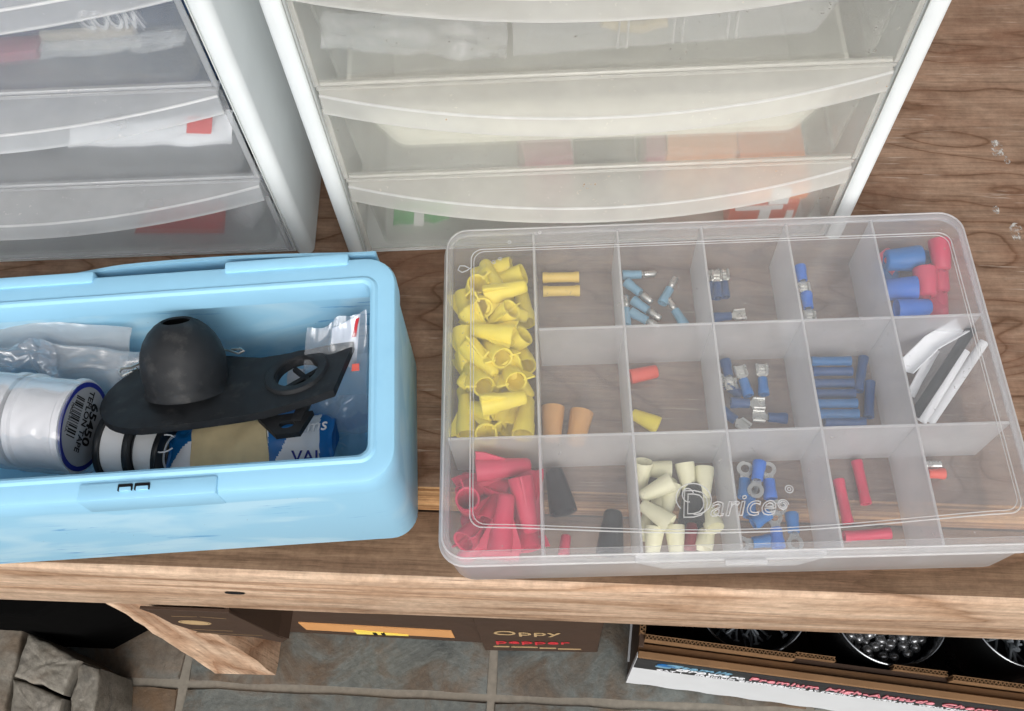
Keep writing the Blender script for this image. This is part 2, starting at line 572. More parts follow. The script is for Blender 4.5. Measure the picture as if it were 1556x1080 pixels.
MAT = dict(
    ply=wood('plywood_grain', [(0, lin(104, 78, 60)), (.07, lin(136, 110, 92)), (.55, lin(148, 124, 106)), (.9, lin(136, 110, 92)), (1, lin(108, 82, 64))], rings=19, warp=(3.6, 11, 11),
             blotch=lin(116, 84, 66), scr=lin(172, 156, 142), knot=.04, kscale=(2.2, 5, 5)),
    ply_edge=wood('plywood_edge', [(0, lin(140, 98, 62)), (.5, lin(200, 160, 116)), (1, lin(112, 74, 46))], rings=3, warp=(2, 260, 260)),
    pine=wood('pine', [(0, lin(172, 142, 118)), (.12, lin(204, 176, 152)), (.5, lin(218, 192, 168)), (.88, lin(194, 162, 136)), (1, lin(158, 126, 100))], rings=6, warp=(2.2, 22, 22), blotch=lin(176, 142, 114), scr=lin(104, 76, 56), knot=.055, kscale=(4.5, 13, 13), kcol=lin(112, 78, 54), bs=.8),
    pine_top=wood('weathered_pine', [(0, lin(104, 82, 64)), (.5, lin(140, 116, 95)), (1, lin(114, 90, 72))], rings=6, warp=(2.2, 22, 22), blotch=lin(108, 84, 66), scr=lin(78, 58, 44), knot=.05, kscale=(4, 14, 14), bs=.8),
    leg=wood('split_pine', [(0, lin(170, 136, 110)), (.5, lin(214, 188, 164)), (1, lin(150, 114, 88))], rings=6, warp=(16, 16, 3), fib=(420, 420, 22), blotch=lin(186, 154, 128), scr=lin(120, 88, 66), bs=1.0),
    white=plastic('white_plastic', lin(228, 233, 234), .42, .03, .5, 60),
    bluebody=scuffed('scuffed_blue', lin(152, 204, 232), lin(96, 164, 212), lin(186, 222, 240)),
    seam=plastic('shadowed_seam', lin(204, 208, 206), .6, .05, .3, 60),
    blue=plastic('blue_plastic', lin(150, 202, 231), .42, .03, .42, 40, dirt=.25, dcol=lin(104, 168, 212)),
    black=plastic('black_rubber', lin(30, 32, 35), .6, .25, .35, 260, dirt=.45, dcol=lin(84, 82, 80)),
    blackp=plastic('black_plastic', lin(32, 36, 40), .45, .15, .35, 120),
    box=milky('frosted_box', (.90, .91, .93, 1), .115, .62, .55, .13),
    boxb=milky('frosted_tray', (.94, .95, .97, 1), .105, .34, .5, .2, bstr=.12),
    boxl=milky('frosted_lid', (.95, .96, .98, 1), .095, .62, .6, .12, specks=.5, bstr=.06),
    boxe=milky('frosted_edge', (.94, .95, .97, 1), .20, .45, .6, .13),
    div=milky('frosted_divider', (.95, .96, .98, 1), .16, .75, .3, .2),
    emb=milky('embossed_line', (.97, .97, .98, 1), .45, .5, .9, .08),
    drawL=milky('drawer_grey', (.88, .90, .92, 1), .14, .30, .45, .15, blur=.2, ior=1.09, specks=.12),
    drawR=milky('drawer_cream', (.94, .93, .85, 1), .15, .30, .45, .15, blur=.2, ior=1.09, specks=.6),
    tubL=milky('tub_grey', (.80, .83, .85, 1), .05, .35, .3, .2),
    tubR=milky('tub_cream', (.82, .84, .81, 1), .05, .35, .3, .2),
    lipL=milky('handle_grey', (.90, .92, .94, 1), .28, .40, .5, .14, specks=.3, bvar=.3),
    lipR=milky('handle_cream', (.95, .94, .89, 1), .33, .40, .5, .14, specks=1.0, bvar=.3),
    yellow=plastic('yellow_nylon', lin(250, 228, 84), .42, .05, .35, 120, sss=.15),
    amber=plastic('amber_nylon', lin(240, 206, 104), .4, .06, .35, 120),
    tan=plastic('tan_nylon', lin(214, 160, 98), .45, .1, .3, 160),
    red=plastic('red_nylon', lin(208, 56, 88), .42, .08, .35, 120),
    redorange=plastic('orange_red_nylon', lin(228, 88, 72), .42, .08, .35, 120),
    pink=plastic('pink_nylon', lin(226, 100, 120), .42, .08, .35, 120),
    darkred=plastic('dark_red_nylon', lin(140, 30, 44), .42, .08, .35, 120),
    cream=plastic('cream_nylon', lin(240, 236, 202), .42, .04, .35, 120, sss=.15),
    blueP=plastic('bright_blue_nylon', lin(46, 112, 206), .4, .08, .4, 120),
    blueM=plastic('mid_blue_nylon', lin(30, 112, 182), .4, .08, .4, 120),
    blueD=plastic('deep_blue_nylon', lin(24, 72, 126), .42, .1, .4, 120),
    blueT=plastic('teal_blue_nylon', lin(26, 100, 156), .42, .1, .4, 120),
    blueL=plastic('pale_blue_nylon', lin(122, 168, 194), .4, .06, .4, 120),
    metal=plastic('tinned_metal', lin(206, 206, 202), .28, .08, .5, 300, metal=.9),
    bead=plastic('dull_metal_bead', lin(160, 162, 165), .24, .15, .5, 300, metal=.75),
    nail=plastic('grey_nail', lin(140, 148, 155), .4, .15, .5, 300, metal=.3),
    paper=plastic('white_paper', lin(238, 240, 244), .7, .03, .2, 60),
    tape=plastic('white_tape', lin(238, 239, 240), .6, .03, .3, 90),
    label=plastic('grey_label', lin(150, 154, 160), .45, .04, .4, 90),
    ink=plastic('black_ink', lin(18, 18, 20), .6, .05, .2),
    shade_black=plastic('painted_shade_black', (.003, .003, .003, 1), .95, .05, .02),  # deep shade under the bench, put into a near-black colour
    navyink=plastic('navy_ink', lin(30, 42, 130), .5, .05, .3),
    redink=plastic('red_print', lin(196, 52, 60), .5, .08, .3),
    palepr=plastic('pale_print', lin(176, 150, 112), .6, .08, .2),
    paleblock=plastic('pale_block', lin(190, 182, 168), .6, .06, .2, 60),
    dullpr=plastic('dull_print', lin(112, 92, 68), .6, .08, .2),
    pinkpr=plastic('rose_print', lin(226, 150, 160), .6, .08, .2),
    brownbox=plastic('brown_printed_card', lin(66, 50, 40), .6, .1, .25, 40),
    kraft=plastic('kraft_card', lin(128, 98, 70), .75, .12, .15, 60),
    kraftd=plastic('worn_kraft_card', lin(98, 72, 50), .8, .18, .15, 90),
    orangepaper=plastic('orange_sticker', lin(200, 146, 94), .6, .05, .2, 60),
    yellowpaper=plastic('yellow_tape', lin(238, 214, 96), .55, .05, .3, 60),
    blackcard=plastic('black_card', lin(40, 42, 44), .5, .1, .3, 60),
    whitecard=plastic('white_card', lin(206, 209, 212), .55, .03, .3, 60),
    tin=plastic('tin_can', lin(160, 164, 168), .25, .06, .5, 50, metal=.95),
    beige=plastic('masking_tape', lin(228, 208, 164), .6, .12, .2, 90),
    bluepr=plastic('blue_wrapper', lin(20, 110, 180), .35, .06, .5, 60),
    green=plastic('green_wrapper', lin(40, 170, 90), .4, .1, .4, 90),
    orange=plastic('orange_card', lin(240, 130, 50), .45, .08, .35, 60),
    orangered=plastic('orange_red_card', lin(222, 84, 52), .45, .08, .35, 60),
    redcard=plastic('red_card', lin(214, 62, 58), .5, .06, .3, 60),
    navy=plastic('navy_card', lin(44, 66, 98), .5, .1, .3, 60),
    rose=plastic('magenta_card', lin(196, 60, 100), .5, .1, .3, 60),
    dullorange=plastic('dull_orange_card', lin(224, 152, 108), .5, .1, .3, 60),
    dullrose=plastic('dull_rose_card', lin(168, 98, 118), .5, .1, .3, 60),
    greyb=plastic('grey_blue_card', lin(62, 74, 84), .5, .1, .3, 60),
    film=film('clear_film', opac=.09, gloss=.16, rough=.14, bs=.35, sc=35),
    filmm=film('milky_film', (.95, .96, .97, 1), .20, .15, .2, .3, 30),
    bagw=film('crinkled_bag_film', (.95, .96, .97, 1), .22, .45, .10, 1.2, 55),
    traywhite=plastic('white_tray_plastic', lin(242, 241, 230), .4, .03, .4, 60),
    filmg=film('glossy_cellophane', (.97, .98, 1, 1), .06, .35, .06, .6, 35),
    wrap=film('shrink_film', (.99, .99, 1, 1), .03, .22, .10, .25, 30),
    slate=slate('slate', (lin(74, 78, 77), lin(100, 104, 101), lin(92, 82, 71), lin(106, 84, 63))),
    stone=slate('stone', (lin(96, 94, 88), lin(128, 123, 114), lin(110, 106, 97), lin(106, 92, 77)), 30),
    grout=plastic('grout', lin(132, 126, 116), .85, .15, .1, 220),
    dirt=plastic('dark_dirt', lin(40, 28, 20), .8, .2, .1),
    paint=smear('white_paint_smear', lin(196, 192, 186)),
)

# ================================================================== floor
FZ = -.33
floor = obj('floor', box(B(), -1.2, 1.5, -1.0, 1.0, FZ - .05, FZ - .0014), MAT['grout'], smooth=False)
fin(floor, kind='structure')
PITCH, GX, GY, GAP = .2505, .0092, -.188, .0065
for i in range(-4, 5):
    for j in range(-3, 3):
        x0, y0 = GX + i * PITCH + GAP / 2, GY + j * PITCH + GAP / 2
        x1, y1 = x0 + PITCH - GAP, y0 + PITCH - GAP
        n = 10
        pts = []
        for (ax, ay), (bx, by) in (((x0, y0), (x1, y0)), ((x1, y0), (x1, y1)), ((x1, y1), (x0, y1)), ((x0, y1), (x0, y0))):
            for k in range(n):
                t = k / n
                px_, py_ = ax + (bx - ax) * t, ay + (by - ay) * t
                q = mnoise.noise_vector(Vector((px_ * 45, py_ * 45, i * 3.1 + j)))
                pts.append((px_ + q.x * .0016, py_ + q.y * .0016))
        bm = B()
        prism(bm, pts, FZ - .02, FZ + .0008 * mnoise.noise(Vector((i, j, 2.2))), .0012)
        loc = ((x0 + x1) / 2, (y0 + y1) / 2, FZ)
        o = obj('slate_tile', based(bm, loc), MAT['slate'], floor, Matrix.Translation(loc))

# ================================================================== workbench
bench = empty('workbench', (0, -.17, FZ), label='wooden workbench with a brown plywood top and pale pine front rail', cat='workbench')
def bench_part(name, bm, mats, **k): return obj(name, based(bm, bench.location), mats, bench, **k)
bm = B()
# plywood sheet, front edge slightly raked, top arrises softened
prof = [(-.1262, 0.0), (-.1275, -.0008), (-.1325, -.0188), (-.1325, -.019), (.9, -.019), (.9, 0.0)]
A = [bm.verts.new((-1.1, y, z)) for y, z in prof]
Z = [bm.verts.new((1.4, y, z)) for y, z in prof]
for k in range(len(prof)):
    f = bm.faces.new((A[k], Z[k], Z[(k + 1) % 6], A[(k + 1) % 6]))
    f.material_index = 1 if k in (0, 1, 2) else 0
bm.faces.new(A)
bm.faces.new(Z[::-1])
bench_part('plywood_sheet', bm, [MAT['ply'], MAT['ply_edge']], smooth=False)
bm = B()
rp = [(-.1335, -.0195)] + [(-.1675 - .0035 * math.sin(rad(a)), -.0225 + .0030 * math.cos(rad(a))) for a in (0, 25, 50, 75, 90)] + [(-.1708, -.104), (-.168, -.1075), (-.1335, -.1075)]
NX = 90
rows = []
for i in range(NX + 1):
    x = -1.1 + 2.5 * i / NX
    rows.append([(x, y + .0007 * mnoise.noise(Vector((x * 9, z * 40, 1))) * (1 if y < -.16 else 0), z + .0009 * mnoise.noise(Vector((x * 14, y * 40, 5))) * (1 if y < -.16 else 0)) for y, z in rp])
loft(bm, rows)
for k, f in enumerate(bm.faces):
    f.material_index = 1 if k % len(rp) == 0 and k < NX * len(rp) else 0
rail = bench_part('front_rail', bm, [MAT['pine'], MAT['pine_top']], sharp=50)
bm = B()
NZ = 26
rows = []
for i in range(NZ + 1):
    z = -.109 + (FZ + .109) * i / NZ
    q = lambda a: .0018 * mnoise.noise(Vector((z * 38, a * 3.0, 7)))
    ch = .004 * max(0, mnoise.noise(Vector((z * 16, 2, 2)))) + (.010 * max(0, 1 - abs(z + .2) / .05))
    yf = -.1678 - .0105 * i / NZ
    rows.append([(-.2165 + q(1), yf + q(2), z), (-.1665 - ch * .5 + q(3), yf + q(4), z), (-.1665 + q(5) * .5, yf + .007 + ch * .4, z), (-.1665, -.084, z), (-.2165, -.084, z)])
loft(bm, rows)
bench_part('leg', bm, MAT['leg'], sharp=25)
for cx, cz, r in ((None, None, None),):
    P = atp(357, 900, Vector((0, -.1710, 0)), 0)
    b = B()
    lathe(b, [(0, .0040), (.0004, .0036)], 18, Matrix.Translation(P + Vector((0, -.0003, 0))) @ Matrix.Rotation(rad(90), 4, 'X') @ Matrix.Diagonal((1.5, .62, 1, 1)))
    bench_part('bolt_hole', b, MAT['ink'])
for px, py, s in ((1515, 226, .0042), (1513, 319, .0022), (1546, 354, .0046), (1530, 243, .002)):
    P = at(px, py, 0)
    b = B()
    pts = []
    for k in range(36):
        a = k * math.pi / 18
        rr = 1 + .28 * mnoise.noise(Vector((math.cos(a) * 1.3, math.sin(a) * 1.3, px * .37)))
        pts.append((P.x + s * .85 * rr * math.cos(a), P.y + s * 1.5 * rr * math.sin(a)))
    prism(b, pts, .00002, .00006)
    bench_part('paint_spot', b, MAT['paint'], smooth=False)

# ================================================================== drawer carts
def cart(label, O, yaw, u0, u1, dm, lm, tm_, name='drawer_cart'):
    """local frame: u along the front, v into the cart, z up; the inner drawer opening runs u0..u1"""
    root = empty(name, O, yaw, label, 'drawer cart', 'plastic drawer carts on the workbench')
    H, D, T = .345, .30, .0105
    bm = B()
    for a, b_ in ((u0 - T, u0), (u1, u1 + T)):           # side walls with rounded front edge
        poly = []
        x0, x1 = a, b_
        r = .0048
        poly = [(x0, D)] + [(x0 + r - r * math.cos(rad(q_)), -.0022 + r - r * math.sin(rad(q_))) for q_ in (0, 18, 36, 54, 72, 90)] + [(x1 - r + r * math.cos(rad(q_)), -.0022 + r - r * math.sin(rad(q_))) for q_ in (90, 72, 54, 36, 18, 0)] + [(x1, D)]
        if a < u0 - T / 2 - 1e-6 and False: pass
        prism(bm, poly, .0005, H, .004)
    box(bm, u0 + .0002, u1 - .0002, .0005, D, .0005, .0022)
    box(bm, u0 + .0002, u1 - .0002, .0005, D, H - .006, H - .0005)
    box(bm, u0 + .0002, u1 - .0002, D - .003, D - .0005, .0024, H - .0062)
    fr_o = obj('frame', bm, MAT['white'], root, sharp=30)
    for xs_ in (u0 - .0012, u1 + .0004):
        bm = B()
        box(bm, xs_, xs_ + .0006, -.0012, .0006, .004, H - .01)
        obj('frame_seam', bm, MAT['seam'], fr_o)
    zs = [.0032, .0712, .1388, .2064, .274]
    for i in range(5):
        z0 = zs[i]
        z1 = zs[i] + .0655
        dr = obj('drawer', B_tub(u0 + .007, u1 - .007, .0022, D - .02, z0 + .002, z1 - .012), tm_, root, sharp=30)
        bm = B()
        poly = rrect(u0 + .0018, u1 - .0018, z0, z1, .003, 3)
        prism(bm, poly, 0, .0014, .0004, Matrix(((1, 0, 0, 0), (0, 0, 1, .0002), (0, 1, 0, 0), (0, 0, 0, 1))))
        df_ = obj('drawer_front', bm, dm, dr, sharp=30)
        for sx_ in (u0 + .0012, u1 - .0040):
            bm = B()
            box(bm, sx_, sx_ + .0028, -.0013, .0001, z0 + .0004, z1 - .0130, .0005, 1)
            obj('side_ridge', bm, lm, df_)
        bm = B()
        box(bm, u0 + .0042, u1 - .0042, -.0010, .0001, z0 + .0004, z0 + .0022, .0004, 1)
        obj('bottom_ridge', bm, lm, df_)
        # crescent pull: a ledge that bows out, with a turned-down lip
        bm = B()
        n = 40
        dep = lambda t: .0032 + .0195 * (1 - abs(2 * t - 1) ** 2.0)
        cs = []
        a0, a1 = u0 + .003, u1 - .003
        loops = []
        zt = z1 - .0005
        for k in range(n + 1):
            t = k / n
            uu = a0 + (a1 - a0) * t
            d = -dep(t)
            th = .0013
            loops.append([(uu, .0001, zt), (uu, d * .5, zt - .0003), (uu, d + .0012, zt - .0006), (uu, d + .0003, zt - .001), (uu, d, zt - .002), (uu, d - .0012, zt - .0112),
                          (uu, d, zt - .0115), (uu, d + th, zt - .0030), (uu, d * .5, zt - th - .0006), (uu, .0001, zt - th)])
        loft(bm, loops)
        ph = obj('pull_handle', bm, lm, dr, sharp=30)
        bm = B()
        tube(bm, [(L_[6][0], L_[6][1] - .0004, L_[6][2] + .0002) for L_ in loops], .0006, 6)
        tube(bm, [(L_[4][0], L_[4][1] + .0006, L_[4][2] + .0008) for L_ in loops], .0007, 6)
        obj('lip_edge', bm, MAT['emb'], ph)
        bm = B()
        box(bm, u0 + .002, u1 - .002, -.0012, .0040, z1 - .0002, z1 + .0020, .0004, 1)
        obj('top_ridge', bm, lm, dr)
    return root


def B_tub(x0, x1, y0, y1, z0, z1):
    bm = B()
    t = .0012
    ins = .004
    lo = rrect(x0 + ins, x1 - ins, y0, y1 - ins, .006, 4)
    hi = rrect(x0, x1, y0, y1, .006, 4)
    lo2 = rrect(x0 + ins + t, x1 - ins - t, y0 + t, y1 - ins - t, .005, 4)
    hi2 = rrect(x0 + t, x1 - t, y0 + t, y1 - t, .005, 4)
    loft(bm, [L3(lo, z0), L3(hi, z1), L3(hi2, z1), L3(lo2, z0 + t)])
    return bm


OR = at(546, 385, 0)
OL = at(448, 383, 0)
YR = 3.6
cartR = cart('aged cream drawer cart with rust specks on its pulls, behind the clear divided box', OR, YR, .0042, .2695, MAT['drawR'], MAT['lipR'], MAT['tubR'])
cartL = cart('cool grey drawer cart behind the open blue bin', OL, YR, -.2655, .0012, MAT['drawL'], MAT['lipL'], MAT['tubL'])


def quad_thing(name, label, cat, O, px, back, mats, thick=.002, group=None, wr=0.0, nx=10, ny=6, tilt=0.0, seed=1, smooth=True):
    """a thin sheet or packet standing behind the drawer front; corners read clockwise from top left"""
    c = [atp(x, y, O, YR, back + (tilt if i < 2 else 0)) for i, (x, y) in enumerate(px)]
    base = (c[2] + c[3]) / 2
    bm = B()

    def fn(s, t):
        p = (c[3].lerp(c[2], s)).lerp(c[0].lerp(c[1], s), t)
        q = mnoise.noise_vector(Vector((s * 5 + seed, t * 4, seed * 2.3)))
        return p + Vector((q.x * .25, q.y, q.z * .25)) * wr
    grid(bm, nx, ny, fn, thick)
    o = obj(name, based(bm, base), mats, smooth=smooth)
    o.location = base
    return fin(o, label, cat, group)


# contents of the cream cart
quad_thing('plastic_bag', 'crinkled clear bag with a bright crease, second drawer front of the cream cart', 'bag', OR, [(489, 20), (771, 18), (770, 92), (488, 72)], .0085, MAT['bagw'], .0008, wr=.0045, nx=60, ny=24)
o = quad_thing('organizer_case', 'clear flat organizer with vertical ribs beside the crinkled bag', 'organizer', OR, [(778, 10), (1290, -18), (1236, 48), (780, 84)], .007, MAT['filmm'], .010, wr=.0003, nx=4, ny=3)
for px in (938, 952, 1022, 1036, 1104, 1118):
    a, b_ = atp(px + 6, 5, OR, YR, .0062), atp(px, 72 - (px - 938) * .09, OR, YR, .0062)
    bm = B()
    tube(bm, [a - o.location, b_ - o.location], .0006, 6)
    obj('rib', bm, MAT['emb'], o)
bm = B()
tube(bm, [atp(x, y, OR, YR, .013) for x, y in ((915, 30), (945, 38), (975, 40), (1000, 32), (1014, 30))], .0026, 8)
P = atp(965, 36, OR, YR, .013)
o = obj('cord_coil', based(bm, P), MAT['beige'])
o.location = P
fin(o, 'pale yellow cord showing through the clear organizer', 'cord')
# white tray in the second drawer
bm = B()
Lc = lambda u, v, z: OR + Matrix.Rotation(rad(YR), 4, 'Z') @ Vector((u, v, z))
def tray_loops():
    t = .0015
    f = lambda x0, x1, y0, y1, z, r=.012: [(x, y, z) for x, y in rrect(x0, x1, y0, y1, r, 5)]
    return [f(.034, .238, .016, .190, .0795), f(.0295, .2425, .012, .194, .0810), f(.015, .256, .0045, .204, .1180), f(.017, .254, .0065, .202, .1180), f(.0315, .2405, .014, .192, .0825), f(.035, .237, .017, .189, .0815)]
loft(bm, tray_loops())
tr = obj('shallow_tray', based(bm, (.135, .1, .0795)), MAT['traywhite'])
tr.location = Lc(.135, .1, .0795)
tr.rotation_euler = (0, 0, rad(YR))
fin(tr, 'cream white shallow tray inside the middle drawer of the cream cart', 'tray')
def card_box(name, label, cat, O, u0, u1, v0, v1, z0, z1, mat, yaw=0.0, bev=.001, group=None):
    M = Matrix.Rotation(rad(YR), 4, 'Z')
    c = Vector(((u0 + u1) / 2, (v0 + v1) / 2, z0))
    bm = B()
    box(bm, u0 - c.x, u1 - c.x, v0 - c.y, v1 - c.y, 0, z1 - z0, bev, 2)
    o = obj(name, bm, mat)
    o.location = O + M @ c
    o.rotation_euler = (0, 0, rad(YR + yaw))
    return fin(o, label, cat, group)
card_box('small_packet', 'blurred magenta packet below the cream tray', 'packet', OR, .097, .124, .026, .06, .0065, .0500, MAT['dullrose'], 8)
card_box('small_packet', 'blurred orange box deep in the bottom cream drawer', 'packet', OR, .178, .215, .024, .07, .0065, .0560, MAT['dullorange'], -4)
card_box('small_packet', 'rosy pale packet leaning beside the orange box', 'packet', OR, .166, .177, .026, .06, .0065, .0520, MAT['dullrose'], -2)
card_box('dark_case', 'slate grey case lying at the back of the middle drawer', 'case', OR, .022, .252, .205, .262, .0755, .118, MAT['greyb'])
card_box('dark_case', 'grey blue case at the back of the upper cream drawer', 'case', OR, .018, .255, .045, .25, .1432, .170, MAT['greyb'])
g = quad_thing('wrapped_strip', 'green wrapper strip with a white label in the bottom drawer', 'wrapper', OR, [(600, 312), (690, 308), (682, 334), (598, 341)], .0075, MAT['green'], .002, wr=.002, nx=20, ny=6)
bm = B()
c = [atp(x, y, OR, YR, .0045) - g.location for x, y in ((630, 320), (645, 320), (644, 342), (629, 342))]
grid(bm, 1, 1, lambda s, t: c[3].lerp(c[2], s).lerp(c[0].lerp(c[1], s), t), .0006)
obj('paper_label', bm, MAT['paper'], g)
p1 = card_box('tool_packet', 'red orange packet with white patches, lowest in the cream cart', 'packet', OR, .2120, .2500, .004, .07, .0065, .0300, MAT['orangered'])
p2 = card_box('tool_packet', 'bright orange rounded packet on top of the red orange one', 'packet', OR, .2165, .2540, .0035, .06, .0305, .0440, MAT['orange'], 0, .004)
for pr, x0, x1, z0, z1 in ((p2, -.003, .0075, -.001, .0125), (p1, -.016, .010, .018, .0215), (p1, -.002, .004, .003, .018), (p1, .013, .017, .005, .016)):
    bm = B()
    box(bm, x0, x1, -.0340 if pr is p1 else -.0289, -.0320 if pr is p1 else -.0272, z0, z1, .0003, 1)
    obj('paper_label', bm, MAT['paper'], pr)
card_box('dark_case', 'dark brown case lying flat in the bottom cream drawer', 'case', OR, .128, .164, .02, .2, .0065, .018, MAT['greyb'])

# contents of the grey cart
nv = quad_thing('wood_packet', 'navy packet printed WOOD upside down in the grey cart', 'packet', OL, [(-60, -30), (290, -60), (286, 38), (-60, 60)], .013, MAT['navy'], .012, wr=.001)
def printed(s, px, size, mat, O, back, root, rot180=False, sx=1.0):
    P = atp(px[0], px[1], O, YR, back)
    uv = Matrix.Rotation(rad(YR), 4, 'Z') @ Vector((1, 0, 0))
    M = frame_m(P - root.location, -uv if rot180 else uv, Vector((0, 0, 1)).cross(uv) * -1)
    return text('printed_word', s, size, mat, root, M, 'CENTER', sx=sx, bold=.0004)
printed('WOOD', (159, 15), .0150, MAT['paper'], OL, .0105, nv, True, .52)
bg = quad_thing('plastic_bag', 'clear bag of beige blocks lying before the navy packet', 'bag', OL, [(60, 66), (283, 46), (278, 72), (62, 88)], .0075, MAT['filmm'], .001, wr=.004, nx=30, ny=12)
for px, wd in ((95, .018), (130, .02), (172, .022)):
    c0 = atp(px, 62 - (px - 95) * .07, OL, YR, .0115) - bg.location
    bm = B()
    box(bm, c0.x - wd / 2, c0.x + wd / 2, c0.y - .001, c0.y + .003, c0.z - .0052, c0.z + .0052, .0012)
    obj('beige_block', bm, MAT['paleblock'], bg)
card_box('small_packet', 'blurred magenta packet deep in the upper grey drawer', 'packet', OL, -.112, -.085, .016, .036, .1432, .149, MAT['dullrose'], 5)
card_box('dark_case', 'dark navy case filling the upper grey drawer', 'case', OL, -.24, -.012, .045, .25, .1432, .172, MAT['navy'])
card_box('dark_case', 'dark slate case in the middle grey drawer', 'case', OL, -.24, -.012, .04, .25, .0755, .100, MAT['navy'])
fp = quad_thing('folded_paper', 'folded white paper with a red tag in the middle grey drawer', 'paper', OL, [(107, 196), (352, 172), (352, 219), (104, 222)], .006, MAT['paper'], .0025, wr=.0022, nx=24, ny=8)
bm = B()
c = [atp(x, y, OL, YR, .0022) - fp.location for x, y in ((285, 178), (323, 178), (321, 203), (283, 202))]
grid(bm, 1, 1, lambda s, t: c[3].lerp(c[2], s).lerp(c[0].lerp(c[1], s), t), .0006)
obj('red_tag', bm, MAT['redcard'], fp)
quad_thing('red_card', 'plain red card standing in the bottom grey drawer', 'card', OL, [(225, 318), (343, 306), (341, 353), (204, 353)], .008, MAT['redcard'], .0012, wr=.0003)
bm = B()
P = atp(366, 330, OL, YR, .014)
prof = [(0, .0085), (.028, .0085), (.028, .0045), (0, .0045)]
lathe(bm, prof, 24, Matrix.Rotation(rad(-90 + 0), 4, 'X') @ Matrix.Rotation(rad(20), 4, 'Y'), closed=True)
o = obj('paper_roll', bm, MAT['paper'])
o.location = P
fin(o, 'small white roll seen end-on beside the red card', 'roll')
card_box('dark_case', 'pale grey case behind the red card', 'case', OL, -.24, -.03, .04, .25, .0065, .022, MAT['greyb'])

# ================================================================== blue bin
BO = Vector((-.0080, -.1535, 0))      # front corner nearest the clear box
BY = 5.9
bin_ = empty('storage_bin', BO, BY, 'open sky blue plastic bin holding plumbing bits', 'bin')
BL, BD, BH = .36, .1065, .093


def bl(x0, x1, y0, y1, r, z): return L3(rrect(x0, x1, y0, y1, r, 7), z)


bm = B()
loft(bm, [bl(-BL + .004, -.004, .004, BD - .004, .010, .0), bl(-BL + .001, -.001, .001, BD - .001, .012, .0012), bl(-BL, 0, 0, BD, .013, .004), bl(-BL - .0008, .0008, -.0008, BD + .0008, .013, .079),
          bl(-BL + .0015, -.0015, .0015, BD - .0015, .011, .079), bl(-BL + .0025, -.0025, .0025, BD - .0025, .010, .006), bl(-BL + .006, -.006, .006, BD - .006, .008, .0028)])
obj('body', bm, MAT['bluebody'], bin_, sharp=45)
bm = B()
ix0, ix1, iy0, iy1 = -BL + .0105, -.0098, .0105, BD - .0122
loft(bm, [bl(-BL - .0022, .0022, -.0022, BD + .0022, .0145, .0792), bl(-BL - .0024, .0024, -.0024, BD + .0024, .0145, .0905), bl(-BL - .0016, .0016, -.0016, BD + .0016, .014, .0924), bl(-BL, 0, 0, BD, .013, .0931),
          bl(ix0 - .004, ix1 + .004, iy0 - .004, iy1 + .004, .0070, .0931), bl(ix0 - .0028, ix1 + .0028, iy0 - .0028, iy1 + .0028, .0060, .0940), bl(ix0 - .0016, ix1 + .0016, iy0 - .0016, iy1 + .0016, .0055, .0940),
          bl(ix0 - .0004, ix1 + .0004, iy0 - .0004, iy1 + .0004, .005, .0930), bl(ix0, ix1, iy0, iy1, .0045, .0900), bl(ix0 - .0005, ix1 + .0005, iy0 - .0005, iy1 + .0005, .0045, .0800),
          bl(-BL + .002, -.002, .002, BD - .002, .011, .0793)], cap0=False, cap1=False)
obj('rim', bm, MAT['blue'], bin_, sharp=32)
# front latch plate with its slot
bm = B()
def lb(px, py, z): return bin_.matrix_basis.inverted() @ at(px, py, z)
bin_.matrix_basis = Matrix.Translation(BO) @ Matrix.Rotation(rad(BY), 4, 'Z')
la, lc = lb(120, 745, .093).x, lb(331, 735, .093).x
poly = [(la, .0775), (la + .003, .0750), (lc - .001, .0750), (lc, .0775), (lc, .0945), (la, .0945)]
box(bm, la, lc, -.0028, .0052, .0790, .0942, .0012, 2)
latch = obj('latch_plate', bm, MAT['blue'], bin_, sharp=32)
for a, c_ in ((181, 203), (206, 229)):
    bm = B()
    xa, xb = lb(a, 729, .0945).x, lb(c_, 727, .0945).x
    box(bm, xa, xb, .0006, .0036, .0930, .0951, .0002, 1)
    obj('latch_slot', bm, MAT['ink'], latch)
    bm = B()
    box(bm, xa + .0008, xb - .0004, .0004, .0022, .0935, .0953, .0002, 1)
    obj('latch_tooth', bm, MAT['blue'], latch)
# hinge strips on the rear rim and the folded-back lid edge
for a, c_ in ((-60, 145), (341, 529)):
    bm = B()
    xa, xb = lb(a, 405, .094).x, lb(c_, 402, .094).x
    box(bm, xa, xb, BD - .0015, BD + .0045, .0860, .0943, .0012, 2)
    obj('hinge_strip', bm, MAT['blue'], bin_, sharp=32)
bm = B()
n = 30
rows = []
xa, xb = lb(60, 410, .085).x, lb(574, 388, .085).x
for k in range(n + 1):
    t = k / n
    x = xa + (xb - xa) * t
    y = BD + .0048 + .0035 * math.sin(math.pi * min(1, t * 1.05)) * .9
    zt = .091 - .010 * max(0, .25 - t) * 2
    rows.append([(x, y, zt), (x, y + .0022, zt - .0006), (x, y + .006, .055), (x, y + .0042, .055)])
loft(bm, rows)
obj('lid', bm, MAT['blue'], bin_, sharp=35)

# ---- things in the bin
def world_obj(name, bm, mat, loc, label=None, cat=None, group=None, **k):
    o = obj(name, based(bm, loc), mat, **k)
    o.location = loc
    return fin(o, label, cat, group)


